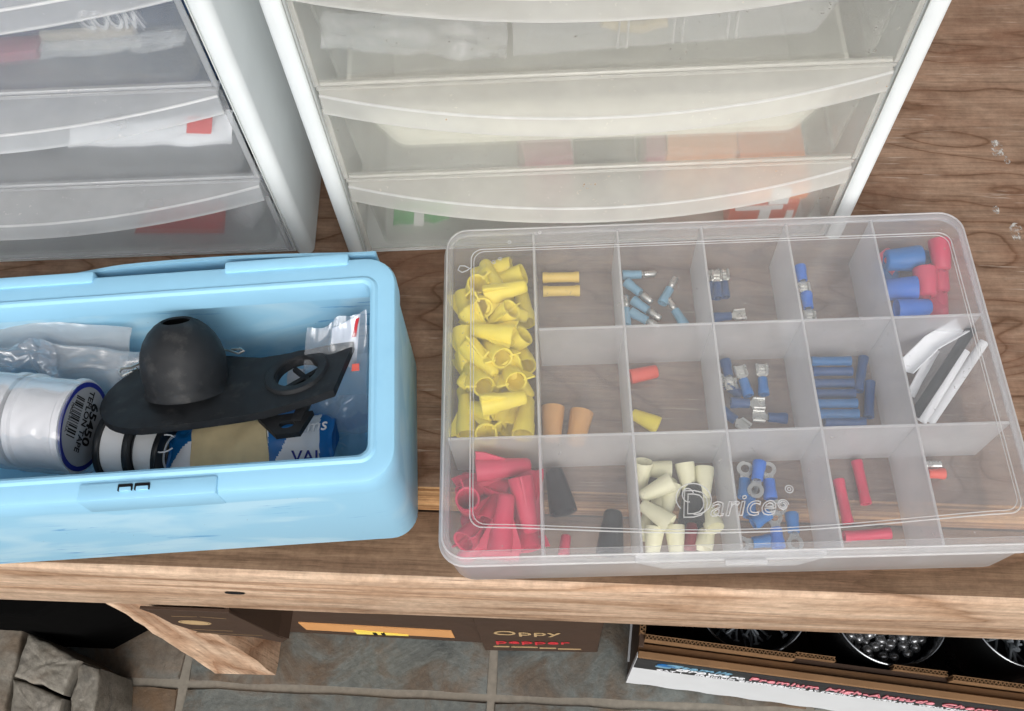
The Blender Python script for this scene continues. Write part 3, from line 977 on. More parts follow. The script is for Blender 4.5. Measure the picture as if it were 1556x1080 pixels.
# white tape spools in shrink wrap
TC = at(127, 648, .056)
tr_yaw = -5
TM = Matrix.Translation(TC) @ Matrix.Rotation(rad(tr_yaw), 4, 'Z') @ Matrix.Rotation(rad(90), 4, 'Y')   # local z runs along +x
TR = .0228
tp = empty('tape_pack', TC, 0, 'shrink wrapped pack of white thread seal tape rolls with a printed end label', 'tape')
T0 = Matrix.Translation(-TC) @ TM
for a in (-.0275, -.0565, -.0855):
    bm = B()
    lathe(bm, [(a + .0005, .0075), (a + .0005, TR - .0006), (a + .002, TR), (a + .0035, TR), (a + .0045, TR - .0013), (a + .0235, TR - .0010), (a + .0245, TR), (a + .0260, TR), (a + .0272, TR - .0006), (a + .0272, .0075)], 56, T0, closed=True)
    obj('tape_roll', bm, MAT['tape'], tp, sharp=30)
bm = B()
lathe(bm, [(.0000, .0212), (.0006, .0212), (.0006, .0190), (.0000, .0190)], 48, T0, closed=True)
obj('blue_band', bm, MAT['navyink'], tp)
bm = B()
lathe(bm, [(.0000, .0189), (.0005, .0189)], 48, T0)
disc = obj('label_disc', bm, MAT['label'], tp)
# print on the disc: the text column runs along the disc's own steep axis
dn = (T0.to_3x3() @ Vector((0, 0, 1))).normalized()
dv = (Vector((0, 0, 1)) - dn * dn.z).normalized()
dh = dv.cross(dn)           # to the right when facing the disc
def disc_m(h, v, ang, lift=.0006):
    x = dh * math.cos(rad(ang)) + dv * math.sin(rad(ang))
    return frame_m(dh * h + dv * v + dn * lift, x, dn)
text('printed_number', '65450', .0088, MAT['ink'], disc, disc_m(.0125, .0004, 188), 'LEFT', sx=.95, bold=.00022)
text('printed_word', 'TEFLON TAPE', .0060, MAT['ink'], disc, disc_m(.0165, .0058, 188), 'LEFT', sx=.80, bold=.0001)
bm = B()
x = -.011
for k in range(17):
    wbar = random.choice((.0003, .0005, .0008))
    box(bm, x, x + wbar, -.0036, .0036, .0004, .00065, M=disc_m(-.0005, .0098, 188, 0))
    x += wbar + random.choice((.0004, .0007, .001))
obj('barcode', bm, MAT['ink'], disc, smooth=False)
text('printed_word', 'MADE IN U.S.A.', .0030, MAT['ink'], disc, disc_m(.0055, .0166, 188), 'LEFT', sx=.7)
bm = B()
def wrapfn(s, t):
    a = rad(-40) + rad(260) * t
    x = -.09 + .0925 * s
    q = mnoise.noise(Vector((s * 9, t * 11, 3)))
    r = TR + .0006 + .0009 * abs(q) - .0016 * max(0, .5 - abs(((s * 3.0) % 1) - 1.0)) * 0
    return T0 @ Vector((r * math.cos(a + math.pi / 2 + math.pi / 2), r * math.sin(a + math.pi / 2 + math.pi / 2), x))
grid(bm, 70, 60, wrapfn, .0001)
obj('shrink_wrap', bm, MAT['wrap'], tp, sharp=60)

# black spools with white tape, end on behind the pack
for k, (px, py, z, R, yw, lab) in enumerate(((197, 678, .037, .0170, -4, 'black flanged spool with a hollow hub tucked against the white tape pack'), (240, 684, .035, .0158, -8, 'black rimmed spool of white tape under the rubber flapper'))):
    P = at(px, py, z)
    M = Matrix.Rotation(rad(yw), 4, 'Z') @ Matrix.Rotation(rad(90), 4, 'Y')
    o = empty('tape_spool', P, 0, lab, 'spool')
    for a in (-.010, .0045):
        bm = B()
        lathe(bm, [(a, .0075), (a, R), (a + .0006, R + .0003), (a + .0020, R + .0003), (a + .0026, R), (a + .0026, .0075)], 40, M, closed=True)
        obj('flange', bm, MAT['blackp'], o, sharp=30)
    bm = B()
    lathe(bm, [(-.0073, .008), (-.0073, R - .002), (.0044, R - .002), (.0044, .008)], 40, M, closed=True)
    obj('tape_winding', bm, MAT['tape'], o, sharp=30)
    bm = B()
    lathe(bm, [(.0072, .0075), (.0072, R - .004 - .003 * k), (.0076, R - .004 - .003 * k), (.0076, .0075)], 40, M, closed=True)
    obj('end_label', bm, MAT['tape'] if k else MAT['blackp'], o, sharp=30)

# black rubber flapper
FO = at(292, 598, .056)
fu = (at(520, 563, .058) - at(200, 600, .058))
fu.z = 0
fu.normalize()
fn_ = Quaternion(fu, rad(-25)) @ Vector((0, 0, 1))
FM = frame_m(Vector((0, 0, 0)), fu, fn_)
fl = empty('rubber_flapper', FO, 0, 'black rubber toilet flapper with a hollow dome and a ringed strap', 'flapper')
bm = B()
poly = []
for k in range(19):
    a = rad(90 + 180 * k / 18)
    poly.append((-.013 + .0300 * math.cos(a), -.001 + .0255 * math.sin(a)))
poly += [(.010, -.0265), (.038, -.0255), (.0715, -.0205), (.0800, .0150), (.060, .0160), (.032, .0165), (.012, .0225)]
hole = [(.0525 + .0106 * math.cos(-a), -.0010 + .0106 * math.sin(-a)) for a in [2 * math.pi * k / 28 for k in range(28)]]
b = bmesh.new()
vo = [b.verts.new((x, y, 0)) for x, y in poly]
vh = [b.verts.new((x, y, 0)) for x, y in hole]
eo = [b.edges.new((vo[k], vo[(k + 1) % len(vo)])) for k in range(len(vo))]
eh = [b.edges.new((vh[k], vh[(k + 1) % len(vh)])) for k in range(len(vh))]
r_ = bmesh.ops.triangle_fill(b, use_beauty=True, use_dissolve=False, edges=eo + eh)
fs = b.faces[:]
for f in fs:
    f.normal_update()
    if f.normal.z > 0: f.normal_flip()
ex = bmesh.ops.extrude_face_region(b, geom=fs)
for v in [g for g in ex['geom'] if isinstance(g, bmesh.types.BMVert)]: v.co.z = .0042
# let the strap end droop and the lobe lift slightly
bmesh.ops.subdivide_edges(b, edges=[e for e in b.edges if e.calc_length() > .012], cuts=2)
for v in b.verts: v.co.z += .0045 * max(0, (v.co.x - .02) / .05) ** 2 - .002 * max(0, (-v.co.x - .01) / .03) ** 2
bmesh.ops.transform(b, matrix=FM, verts=b.verts[:])
obj('plate', b, MAT['black'], fl, sharp=40)
bm = B()
prof = [(.0025, .0200), (.0040, .0192), (.0075, .0195), (.0130, .0199), (.0185, .0196), (.0235, .0185), (.0280, .0166), (.0320, .0138), (.0350, .0106), (.0366, .0080), (.0370, .0070), (.0362, .0063), (.0340, .0085), (.030, .0135), (.022, .0165), (.010, .0168), (.005, .0165)]
lathe(bm, prof, 48, FM @ Matrix.Translation((-.0015, 0, 0)) @ Matrix.Rotation(rad(3), 4, 'Y') @ Matrix.Rotation(rad(-19), 4, 'X'))
obj('dome', bm, MAT['black'], fl, sharp=60)
bm = B()
lathe(bm, [(.0030, .0106), (.0030, .0160), (.0052, .0156), (.0058, .0150), (.0058, .0118), (.0052, .0108)], 40, FM @ Matrix.Translation((.0525, -.001, .0022)) @ Matrix.Rotation(rad(-7), 4, 'Y'), closed=True)
obj('strap_ring', bm, MAT['black'], fl, sharp=35)
bm = B()
tab = [(.034, -.022), (.060, -.0215), (.055, -.0355), (.044, -.0355)]
thole = [(.0485 + .0036 * math.cos(-a), -.0288 + .0028 * math.sin(-a)) for a in [2 * math.pi * k / 14 for k in range(14)]]
b = bmesh.new()
vo = [b.verts.new((x, y, -.004)) for x, y in tab]
vh = [b.verts.new((x, y, -.004)) for x, y in thole]
eo = [b.edges.new((vo[k], vo[(k + 1) % 4])) for k in range(4)]
eh = [b.edges.new((vh[k], vh[(k + 1) % 14])) for k in range(14)]
bmesh.ops.triangle_fill(b, use_beauty=True, use_dissolve=False, edges=eo + eh)
fs = b.faces[:]
for f in fs:
    f.normal_update()
    if f.normal.z > 0: f.normal_flip()
ex = bmesh.ops.extrude_face_region(b, geom=fs)
for v in [g for g in ex['geom'] if isinstance(g, bmesh.types.BMVert)]: v.co.z = -.0012
bmesh.ops.transform(b, matrix=FM, verts=b.verts[:])
obj('lower_tab', b, MAT['black'], fl, sharp=35)
bm = B()
box(bm, .0545, .0600, -.016, .016, -.004, -.0005, .0008, 2, M=FM @ Matrix.Rotation(rad(-12), 4, 'Z'))
obj('cross_bar', bm, MAT['black'], fl)
for an_ in (38, -52):
    bm = B()
    box(bm, -.0112, .0112, -.0013, .0013, .0004, .0026, .0004, 1, M=FM @ Matrix.Translation((.0535 if an_ > 0 else .0560, -.001, 0)) @ Matrix.Rotation(rad(an_), 4, 'Z'))
    obj('ring_spoke', bm, MAT['black'], fl)
# wire hooks
bm = B()
tube(bm, [at(x, y, z) for x, y, z in ((208, 560, .060), (200, 564, .063), (186, 571, .064), (181, 566, .064), (184, 560, .064), (200, 558, .062), (212, 552, .060), (222, 560, .058))], .0007, 8)
world_obj('wire_clip', bm, MAT['metal'], at(195, 565, .062), 'bent silver wire clip beside the lobe of the rubber flapper', 'clip')
bm = B()
tube(bm, [at(x, y, z) for x, y, z in ((335, 530, .052), (350, 533, .055), (362, 537, .056), (371, 533, .056), (366, 530, .056), (352, 531, .054))], .0006, 8)
world_obj('wire_clip', bm, MAT['metal'], at(352, 533, .055), 'silver wire clip poking out behind the rubber dome', 'clip')


def bag(name, label, cat, corners, mat, wr, nx=44, ny=24, bulge=0.0, seed=1, parent=None, thick=.00015, sc=3.2):
    c = [at(x, y, z) for x, y, z in corners]
    base = sum(c, Vector()) / 4
    bm = B()

    def fnn(s, t):
        p = c[3].lerp(c[2], s).lerp(c[0].lerp(c[1], s), t)
        q = mnoise.noise_vector(Vector((s * sc + seed, t * sc * .6, seed * 3.7)))
        q2 = mnoise.noise_vector(Vector((s * sc * 2.6 + seed, t * sc * 1.6, seed * 1.7)))
        return p + Vector((q.x * .5, q.y * .5, q.z)) * wr + Vector((0, 0, abs(q2.z))) * wr * .3 + Vector((0, 0, bulge * math.sin(math.pi * s) ** .7 * math.sin(math.pi * t) ** .7))
    grid(bm, nx, ny, fnn, thick)
    if parent is not None:
        return obj(name, based(bm, parent.location), mat, parent, sharp=70)
    o = obj(name, based(bm, base), mat, sharp=70)
    o.location = base
    return fin(o, label, cat)


bag('plastic_bag', 'grey translucent bag lying flat against the rear wall of the blue bin', 'bag', [(-60, 478, .062), (200, 498, .058), (196, 560, .035), (-60, 560, .035)], MAT['filmm'], .004, bulge=.004, seed=2)
bag('plastic_bag', 'glossy crinkled cellophane bag between the tape pack and the bin wall', 'bag', [(-40, 535, .058), (70, 518, .060), (90, 578, .050), (-40, 590, .050)], MAT['filmg'], .008, bulge=.006, seed=5, sc=4)
bag('plastic_bag', 'smoky clear bag half under the lobe of the rubber flapper', 'bag', [(60, 520, .055), (225, 535, .052), (235, 610, .032), (60, 590, .040)], MAT['filmm'], .005, bulge=.006, seed=9)
bag('plastic_bag', 'clear zip bag with an orange mark standing in the bin corner', 'bag', [(470, 500, .070), (556, 470, .075), (560, 655, .028), (440, 660, .022)], MAT['film'], .004, bulge=.003, seed=12)
bag('plastic_bag', 'clear crumpled bag at the bottom corner of the blue bin', 'bag', [(430, 600, .035), (560, 600, .035), (558, 700, .010), (430, 700, .010)], MAT['filmg'], .007, bulge=.006, seed=15)
bag('plastic_bag', 'clear crumpled bag beside the spools on the bin floor', 'bag', [(240, 630, .030), (310, 630, .030), (300, 720, .012), (240, 720, .012)], MAT['film'], .006, bulge=.004, seed=18)
bag('paper_slip', 'white slip with a red stripe behind the flapper strap', 'paper', [(505, 500, .066), (548, 478, .070), (540, 560, .050), (500, 545, .048)], MAT['paper'], .0012, 10, 10, seed=3)
bag('red_strip', 'thin red strip beside the white slip in the bin corner', 'strip', [(541, 484, .072), (546, 482, .073), (541, 512, .065), (535, 512, .065)], MAT['redink'], .0006, 4, 6, seed=4)
bag('orange_sticker', 'small orange square sticker on the clear zip bag', 'sticker', [(535, 553, .058), (546, 552, .058), (546, 563, .056), (534, 564, .056)], MAT['redorange'], .0002, 2, 2, seed=4)
bag('paper_slip', 'folded white slip with a red line inside the strap ring', 'paper', [(438, 560, .040), (462, 560, .040), (466, 588, .030), (436, 592, .030)], MAT['paper'], .0015, 8, 8, seed=6)

# blue and white packet bound with masking tape
PC = at(385, 685, .032)
pk = empty('wrapped_packet', PC, 0, 'blue and white packet bound with masking tape in the blue bin', 'packet')
px0, px1 = at(278, 690, .032), at(525, 672, .032)
ax = (px1 - px0)
ax.z = 0
PL = ax.length
PM = frame_m(Vector((0, 0, 0)), ax, (0, 0, 1))
def pillow(s, t, grow=0.0, seed=3):
    a = 2 * math.pi * t
    e = min(1, math.sin(math.pi * min(max(s, .02), .98)) ** .35)
    q = mnoise.noise_vector(Vector((s * 7, math.cos(a) * 1.5, math.sin(a) * 1.5 + seed)))
    ry, rz = .0215 * (.45 + .55 * e) + grow, .0165 * e * (.9) + grow
    return PM @ (Vector(((s - .5) * PL, ry * math.cos(a), rz * math.sin(a))) + q * .0022)
def ringmesh(s0, s1, grow, n=16, m=36, seed=3):
    bm = B()
    loft(bm, [[pillow(s0 + (s1 - s0) * i / n, k / m, grow, seed) for k in range(m)] for i in range(n + 1)])
    return bm
bm = ringmesh(0, 1, 0, 150, 130)
pz = lambda co: (PM.inverted() @ co)
bm.normal_update()
for f in bm.faces:
    c = pz(f.calc_center_median())
    s = c.x / PL + .5
    v = c.y - .012 * math.sin(s * 9)
    f.material_index = 1 if (s < .34 and v > -.0095) or (s > .64 and v > -.0105 + .05 * (s - .64)) or s > .93 else 0
obj('wrapper', bm, [MAT['paper'], MAT['bluepr']], pk, sharp=70)
obj('masking_tape_band', ringmesh(.17, .64, .0007, 20, 48), MAT['beige'], pk, sharp=70)
tm = frame_m(PM @ Vector((.0235, -.0140, .0158)), PM.to_3x3() @ Vector((1, -.05, -.02)), PM.to_3x3() @ Vector((.0, -.45, 1)))
text('printed_word', 'VAL', .0085, MAT['navyink'], pk, tm, 'LEFT', ext=.0006)
tm = frame_m(PM @ Vector((.026, .0005, .0166)), PM.to_3x3() @ Vector((1, .1, -.06)), PM.to_3x3() @ Vector((.06, -.1, 1)))
text('printed_word', 'ems', .0085, MAT['paper'], pk, tm, 'LEFT', shear=.3, ext=.0005)
bm = B()
tube(bm, [PM @ Vector((-.0385 + .0062 * math.cos(a), .0005 + .0045 * math.sin(a), .0162 + .0008 * math.cos(a))) for a in [rad(40 + 20 * k) for k in range(15)]], .0004, 6)
obj('printed_swirl', bm, MAT['paper'], pk)

# ================================================================== clear divided box
XY = 3.6
XM = Matrix.Rotation(rad(XY), 4, 'Z')
case = empty('compartment_box', (0, 0, 0), XY, 'clear frosted divided box of electrical connectors with its lid shut', 'organizer box')
CW, CDp, CH = .0445, .1739, .0428
def bl2(o, r, z, n=7): return L3(rrect(-.001 - o, .2675 + o, -CDp - .0012 - o, .0012 + o, r, n), z)
bm = B()
loft(bm, [bl2(-.0026, .0105, .0003), bl2(-.0012, .0115, .0008), bl2(-.0004, .012, .0024), bl2(.0006, .011, .0400), bl2(-.0006, .010, .0400), bl2(-.0016, .0108, .0030), bl2(-.0026, .010, .0018)])
obj('body', bm, MAT['boxb'], case, sharp=40)
YS = [0, -.0583, -.1165, -.1739]
for i in range(1, 6):
    bm = B()
    x = i * CW
    loft(bm, [[(x - .0011, -CDp + .0015, .0019), (x + .0011, -CDp + .0015, .0019), (x + .0011, -.0015, .0019), (x - .0011, -.0015, .0019)],
              [(x - .0005, -CDp - .0004, CH - .001), (x + .0005, -CDp - .0004, CH - .001), (x + .0005, .0004, CH - .001), (x - .0005, .0004, CH - .001)]])
    d = obj('divider', bm, MAT['div'], case, smooth=False)
    bm = B()
    box(bm, x - .0006, x + .0006, -CDp - .0002, .0002, CH - .0009, CH - .0001, .0002, 1)
    obj('divider_edge', bm, MAT['emb'], d)
for j, xs in ((1, (CW + .0012, .266)), (2, (.0006, .266))):
    bm = B()
    y = YS[j]
    loft(bm, [[(xs[0] + .001, y - .0011, .0020), (xs[1] - .001, y - .0011, .0020), (xs[1] - .001, y + .0011, .0020), (xs[0] + .001, y + .0011, .0020)],
              [(xs[0], y - .0005, CH - .0014), (xs[1], y - .0005, CH - .0014), (xs[1], y + .0005, CH - .0014), (xs[0], y + .0005, CH - .0014)]])
    d = obj('divider', bm, MAT['div'], case, smooth=False)
    bm = B()
    box(bm, xs[0], xs[1], y - .0006, y + .0006, CH - .0013, CH - .0004, .0002, 1)
    obj('divider_edge', bm, MAT['emb'], d)
# lid
bm = B()
LZ = .0452
loft(bm, [bl2(.0018, .0120, .0372), bl2(.0020, .0122, .0382), bl2(.0012, .0118, .0432), bl2(.0005, .0112, .0446), bl2(-.0008, .0102, LZ), bl2(-.0030, .008, LZ), bl2(-.0031, .008, LZ - .0010), bl2(-.0012, .0098, LZ - .0011), bl2(.0000, .0104, .0438), bl2(.0005, .0108, .0428), bl2(.0010, .0115, .0374)], cap0=False, cap1=False)
lid = obj('lid', bm, MAT['boxe'], case, sharp=30)
bm = B()
loft(bm, [bl2(-.0032, .008, LZ - .0010), bl2(-.0032, .008, LZ - .0001)])
obj('lid_panel', bm, MAT['boxl'], lid, sharp=40)
cm = case.matrix_basis if False else (Matrix.Rotation(rad(XY), 4, 'Z'))
def lx(px, py, z): return cm.inverted() @ at(px, py, z)
def lift(pts, z): return [Vector((p.x, p.y, z)) for p in pts]
# skirt lip and front latch
bm = B()
tube(bm, [Vector((x, y, .0374)) for x, y in rrect(-.001 - .0018, .2675 + .0018, -CDp - .0012 - .0018, .0012 + .0018, .0120, 7)], .0006, 8, closed=True)
tube(bm, [Vector((x, y, .0449)) for x, y in rrect(-.001 - .0002, .2675 + .0002, -CDp - .0012 - .0002, .0012 + .0002, .0110, 7)], .00045, 8, closed=True)
obj('lid_lip', bm, MAT['emb'], lid)
bm = B()
n = 40
rows = []
a_, c_ = lx(965, 850, .04).x, lx(1255, 845, .04).x
for k in range(n + 1):
    t = k / n
    x = a_ + (c_ - a_) * t
    d = .0030 * min(1, math.sin(math.pi * t) * 2.2)
    y = -CDp - .0012 - .0014
    rows.append([(x, y + .001, .0440), (x, y - d, .0434), (x, y - d - .0005, .0425), (x, y - d - .0006, .0362), (x, y - d, .0358), (x, y + .001, .0362)])
loft(bm, rows)
obj('latch_bulge', bm, MAT['boxe'], lid, sharp=35)
bm = B()
a_, c_ = lx(1100, 853, .037).x, lx(1165, 852, .037).x
box(bm, a_, c_, -CDp - .0062, -CDp - .0040, .0380, .0405, .0006, 2)
obj('latch_tab', bm, MAT['emb'], lid)
# embossed border on the lid
tl, trr, br, bl_ = lx(716, 381, LZ), lx(1455, 351, LZ), lx(1540, 778, LZ), lx(714, 803, LZ)
def border(ins, z, r=.0004):
    pts = []
    rr = .006
    x0, x1 = (tl.x + bl_.x) / 2 + ins, (trr.x + br.x) / 2 - ins
    y1, y0 = (tl.y + trr.y) / 2 - ins, (bl_.y + br.y) / 2 + ins
    for p in rrect(x0, x1, y0, y1, rr, 6): pts.append(p)
    out = []
    for k, p in enumerate(pts):
        out.append(p)
        q = pts[(k + 1) % len(pts)]
        if abs(p[1] - y0) < 1e-6 and abs(q[1] - y0) < 1e-6 and q[0] - p[0] > .1:
            for s in range(1, 24):
                t = s / 24
                out.append((p[0] + (q[0] - p[0]) * t, y0 - .0055 * math.sin(math.pi * t) ** 1.3))
    return [Vector((a, b2, z)) for a, b2 in out]
bm = B()
tube(bm, border(0, LZ + .0001), .00032, 6, closed=True)
obj('embossed_border', bm, MAT['emb'], lid)
bm = B()
tube(bm, border(.0014, LZ + .0001), .00022, 6, closed=True)
obj('embossed_border', bm, MAT['emb'], lid)
bm = B()
tube(bm, [Vector((p.x, p.y, LZ + .0002)) for p in [lx(x, y, LZ) for x, y in ((715, 407), (710, 411), (702, 414), (696, 410), (699, 404), (706, 404), (712, 407))]], .00035, 6)
obj('embossed_hook', bm, MAT['emb'], lid)
for px, py, r in ((750, 398, .0009), (760, 393, .0008), (774, 368, .0008), (820, 353, .0007)):
    bm = B()
    c0 = lx(px, py, LZ)
    tube(bm, [Vector((c0.x + r * math.cos(a), c0.y + r * math.sin(a), LZ + .0001)) for a in [k * math.pi / 7 for k in range(14)]], .00022, 6, closed=True)
    obj('embossed_dot', bm, MAT['emb'], lid)
# raised logo lettering, drawn as outlines
lg0, lg1 = lx(1031, 787, LZ), lx(1205, 783, LZ)
ldir = (lg1 - lg0)
LM = frame_m(Vector((lg0.x, lg0.y, LZ + .0002)), (ldir.x, ldir.y, 0), (0, 0, 1))
LS = ldir.length / 174            # metres for one photo pixel along the word
text('embossed_letter', 'D', LS * 62, MAT['emb'], lid, LM @ Matrix.Translation((LS * 4, LS * 1, 0)), shear=.12, sx=.92, outline=.00028)
text('embossed_letter', 'arice', LS * 49, MAT['emb'], lid, LM @ Matrix.Translation((LS * 47, LS * 2, 0)), shear=.3, sx=1.05, outline=.00028)
def lcurve(pts, r=.00028, closed=False):
    bm = B()
    tube(bm, [LM @ Vector((x * LS, y * LS, 0)) for x, y in pts], r, 6, closed=closed)
    return obj('embossed_letter', bm, MAT['emb'], lid)
lcurve([(2 + 24 + 27 * math.cos(a), 30 + 25 * math.sin(a)) for a in [rad(-95 + 12 * k) for k in range(27)]])
lcurve([(18 + 9 * math.cos(a), 36 + 11 * math.sin(a)) for a in [rad(20 + 20 * k) for k in range(14)]])
lcurve([(161 + 9 * math.cos(a) * (1 - .02 * k), 17 + 9 * math.sin(a) * (1 - .02 * k)) for k, a in enumerate([rad(24 * k) for k in range(34)])])
lcurve([(174 + 6 * math.cos(a), 42 + 6 * math.sin(a)) for a in [rad(24 * k) for k in range(15)]], closed=True)
lcurve([(174 + 2.6 * math.cos(a), 42 + 2.6 * math.sin(a)) for a in [rad(24 * k) for k in range(15)]], closed=True)

# ------------------------------------------------------------------ connectors
Z6 = lambda x, y: (660 + x / 2.9196, 310 + y / 2.9196)
Z7 = lambda x, y: (1040 + x / 2.9186, 310 + y / 2.9186)
Z8 = lambda x, y: (660 + x / 3.3826, 630 + y / 3.3826)
Z9 = lambda x, y: (1040 + x / 3.0155, 630 + y / 3.0155)
ZY = lambda x, y: (660 + x / 3.6, 380 + y / 3.6)
ZL = lambda x, y: (1000 + x / 6.354, 690 + y / 6.353)
_cache = {}


def settle(A_, B_, ra, rb):
    """shift a piece that lies from A to B so that it stays inside the cell its middle is in"""
    a, b_ = XM.inverted() @ A_, XM.inverted() @ B_
    m = (a + b_) / 2
    i = min(5, max(0, int(m.x / CW)))
    j = 0 if m.y > YS[1] else (1 if m.y > YS[2] else 2)
    lo = [i * CW + .0012, YS[j + 1] + .0012, .0030]
    hi = [(i + 1) * CW - .0012, YS[j] - .0012, .0432]
    if i == 0 and j < 2: lo[1], hi[1] = YS[2] + .0012, -.0012
    mv = Vector((0, 0, 0))
    for k in range(3):
        mn, mx = min(a[k] - ra, b_[k] - rb), max(a[k] + ra, b_[k] + rb)
        if mx - mn > hi[k] - lo[k]: mv[k] = (lo[k] + hi[k]) / 2 - (mn + mx) / 2 if k < 2 else lo[k] - mn
        elif mn < lo[k]: mv[k] = lo[k] - mn
        elif mx > hi[k]: mv[k] = hi[k] - mx
    return XM.to_3x3() @ mv




def shell_mesh(L, r0, r1, flute, mat, kind):
    key = (round(L, 4), round(r0, 4), round(r1, 4), flute, mat, kind)
    if key not in _cache:
        bm = B()
        if kind == 'flare':
            prof = [(0, r0), (.0006, r0 * 1.03), (L * .30, r0 * .97), (L * .38, r0 * .86), (L * .45, (r0 + r1) / 2 * 1.02), (L * .93, r1), (L * .985, r1 * .8), (L, r1 * .35), (L * .8, r1 * .3), (L * .5, r0 * .45), (L * .3, r0 * .76), (.0004, r0 * .84)]
        else:
            prof = [(0, r0), (.0007, r0 * 1.02), (L * .2, r0 * .98), (L * .93, r1), (L * .985, r1 * .82), (L, r1 * .45), (L * .8, r1 * .35), (L * .4, r0 * .6), (.0006, r0 * .8)]
        wob = None
        if flute: wob = lambda a, t: 1 + (.035 if L * .05 < t < L * .9 else 0) * (1 if int(a / (2 * math.pi) * 24 + .01) % 2 else -1) * .8
        lathe(bm, prof, 24, None, wob, closed=True)
        _cache[key] = mesh('wire_connector', bm, MAT[mat], True, 50)
    return _cache[key]


def wing_mesh(L, r0, mat, span):
    key = ('w', round(L, 4), round(r0, 4), mat, round(span, 4))
    if key not in _cache:
        bm = B()
        prism(bm, [(r0 * .7, .0002), (r0 + span, .0002), (r0 + span * .85, L * .16), (r0 * .72, L * .62)], -.0005, .0005, .0002, Matrix(((1, 0, 0, 0), (0, 0, 1, 0), (0, 1, 0, 0), (0, 0, 0, 1))))
        _cache[key] = mesh('wing', bm, MAT[mat], True, 30)
    return _cache[key]


def conn(label, m, t, zm, zt, L, r0, r1, mat, roll=0, wings=0, flute=False, kind='flare', group=None, cat='connector', name='wire_connector'):
    a, b_ = at(m[0], m[1], zm), at(t[0], t[1], zt)
    M = (b_ - a).to_track_quat('Z', 'Y').to_matrix().to_4x4()
    d_ = (b_ - a).normalized()
    M.translation = a + settle(a, a + d_ * L, r0 * .85, r1 * .85)
    M = M @ Matrix.Rotation(rad(roll), 4, 'Z')
    o = obj(name, shell_mesh(L, r0, r1, flute, mat, kind), None)
    o.matrix_world = M
    for k in range(wings):
        obj('wing', wing_mesh(L, r0, mat, .0016 if r0 < .005 else .0045), None, o, Matrix.Rotation(math.pi * k, 4, 'Z'))
    return fin(o, label, cat, group)


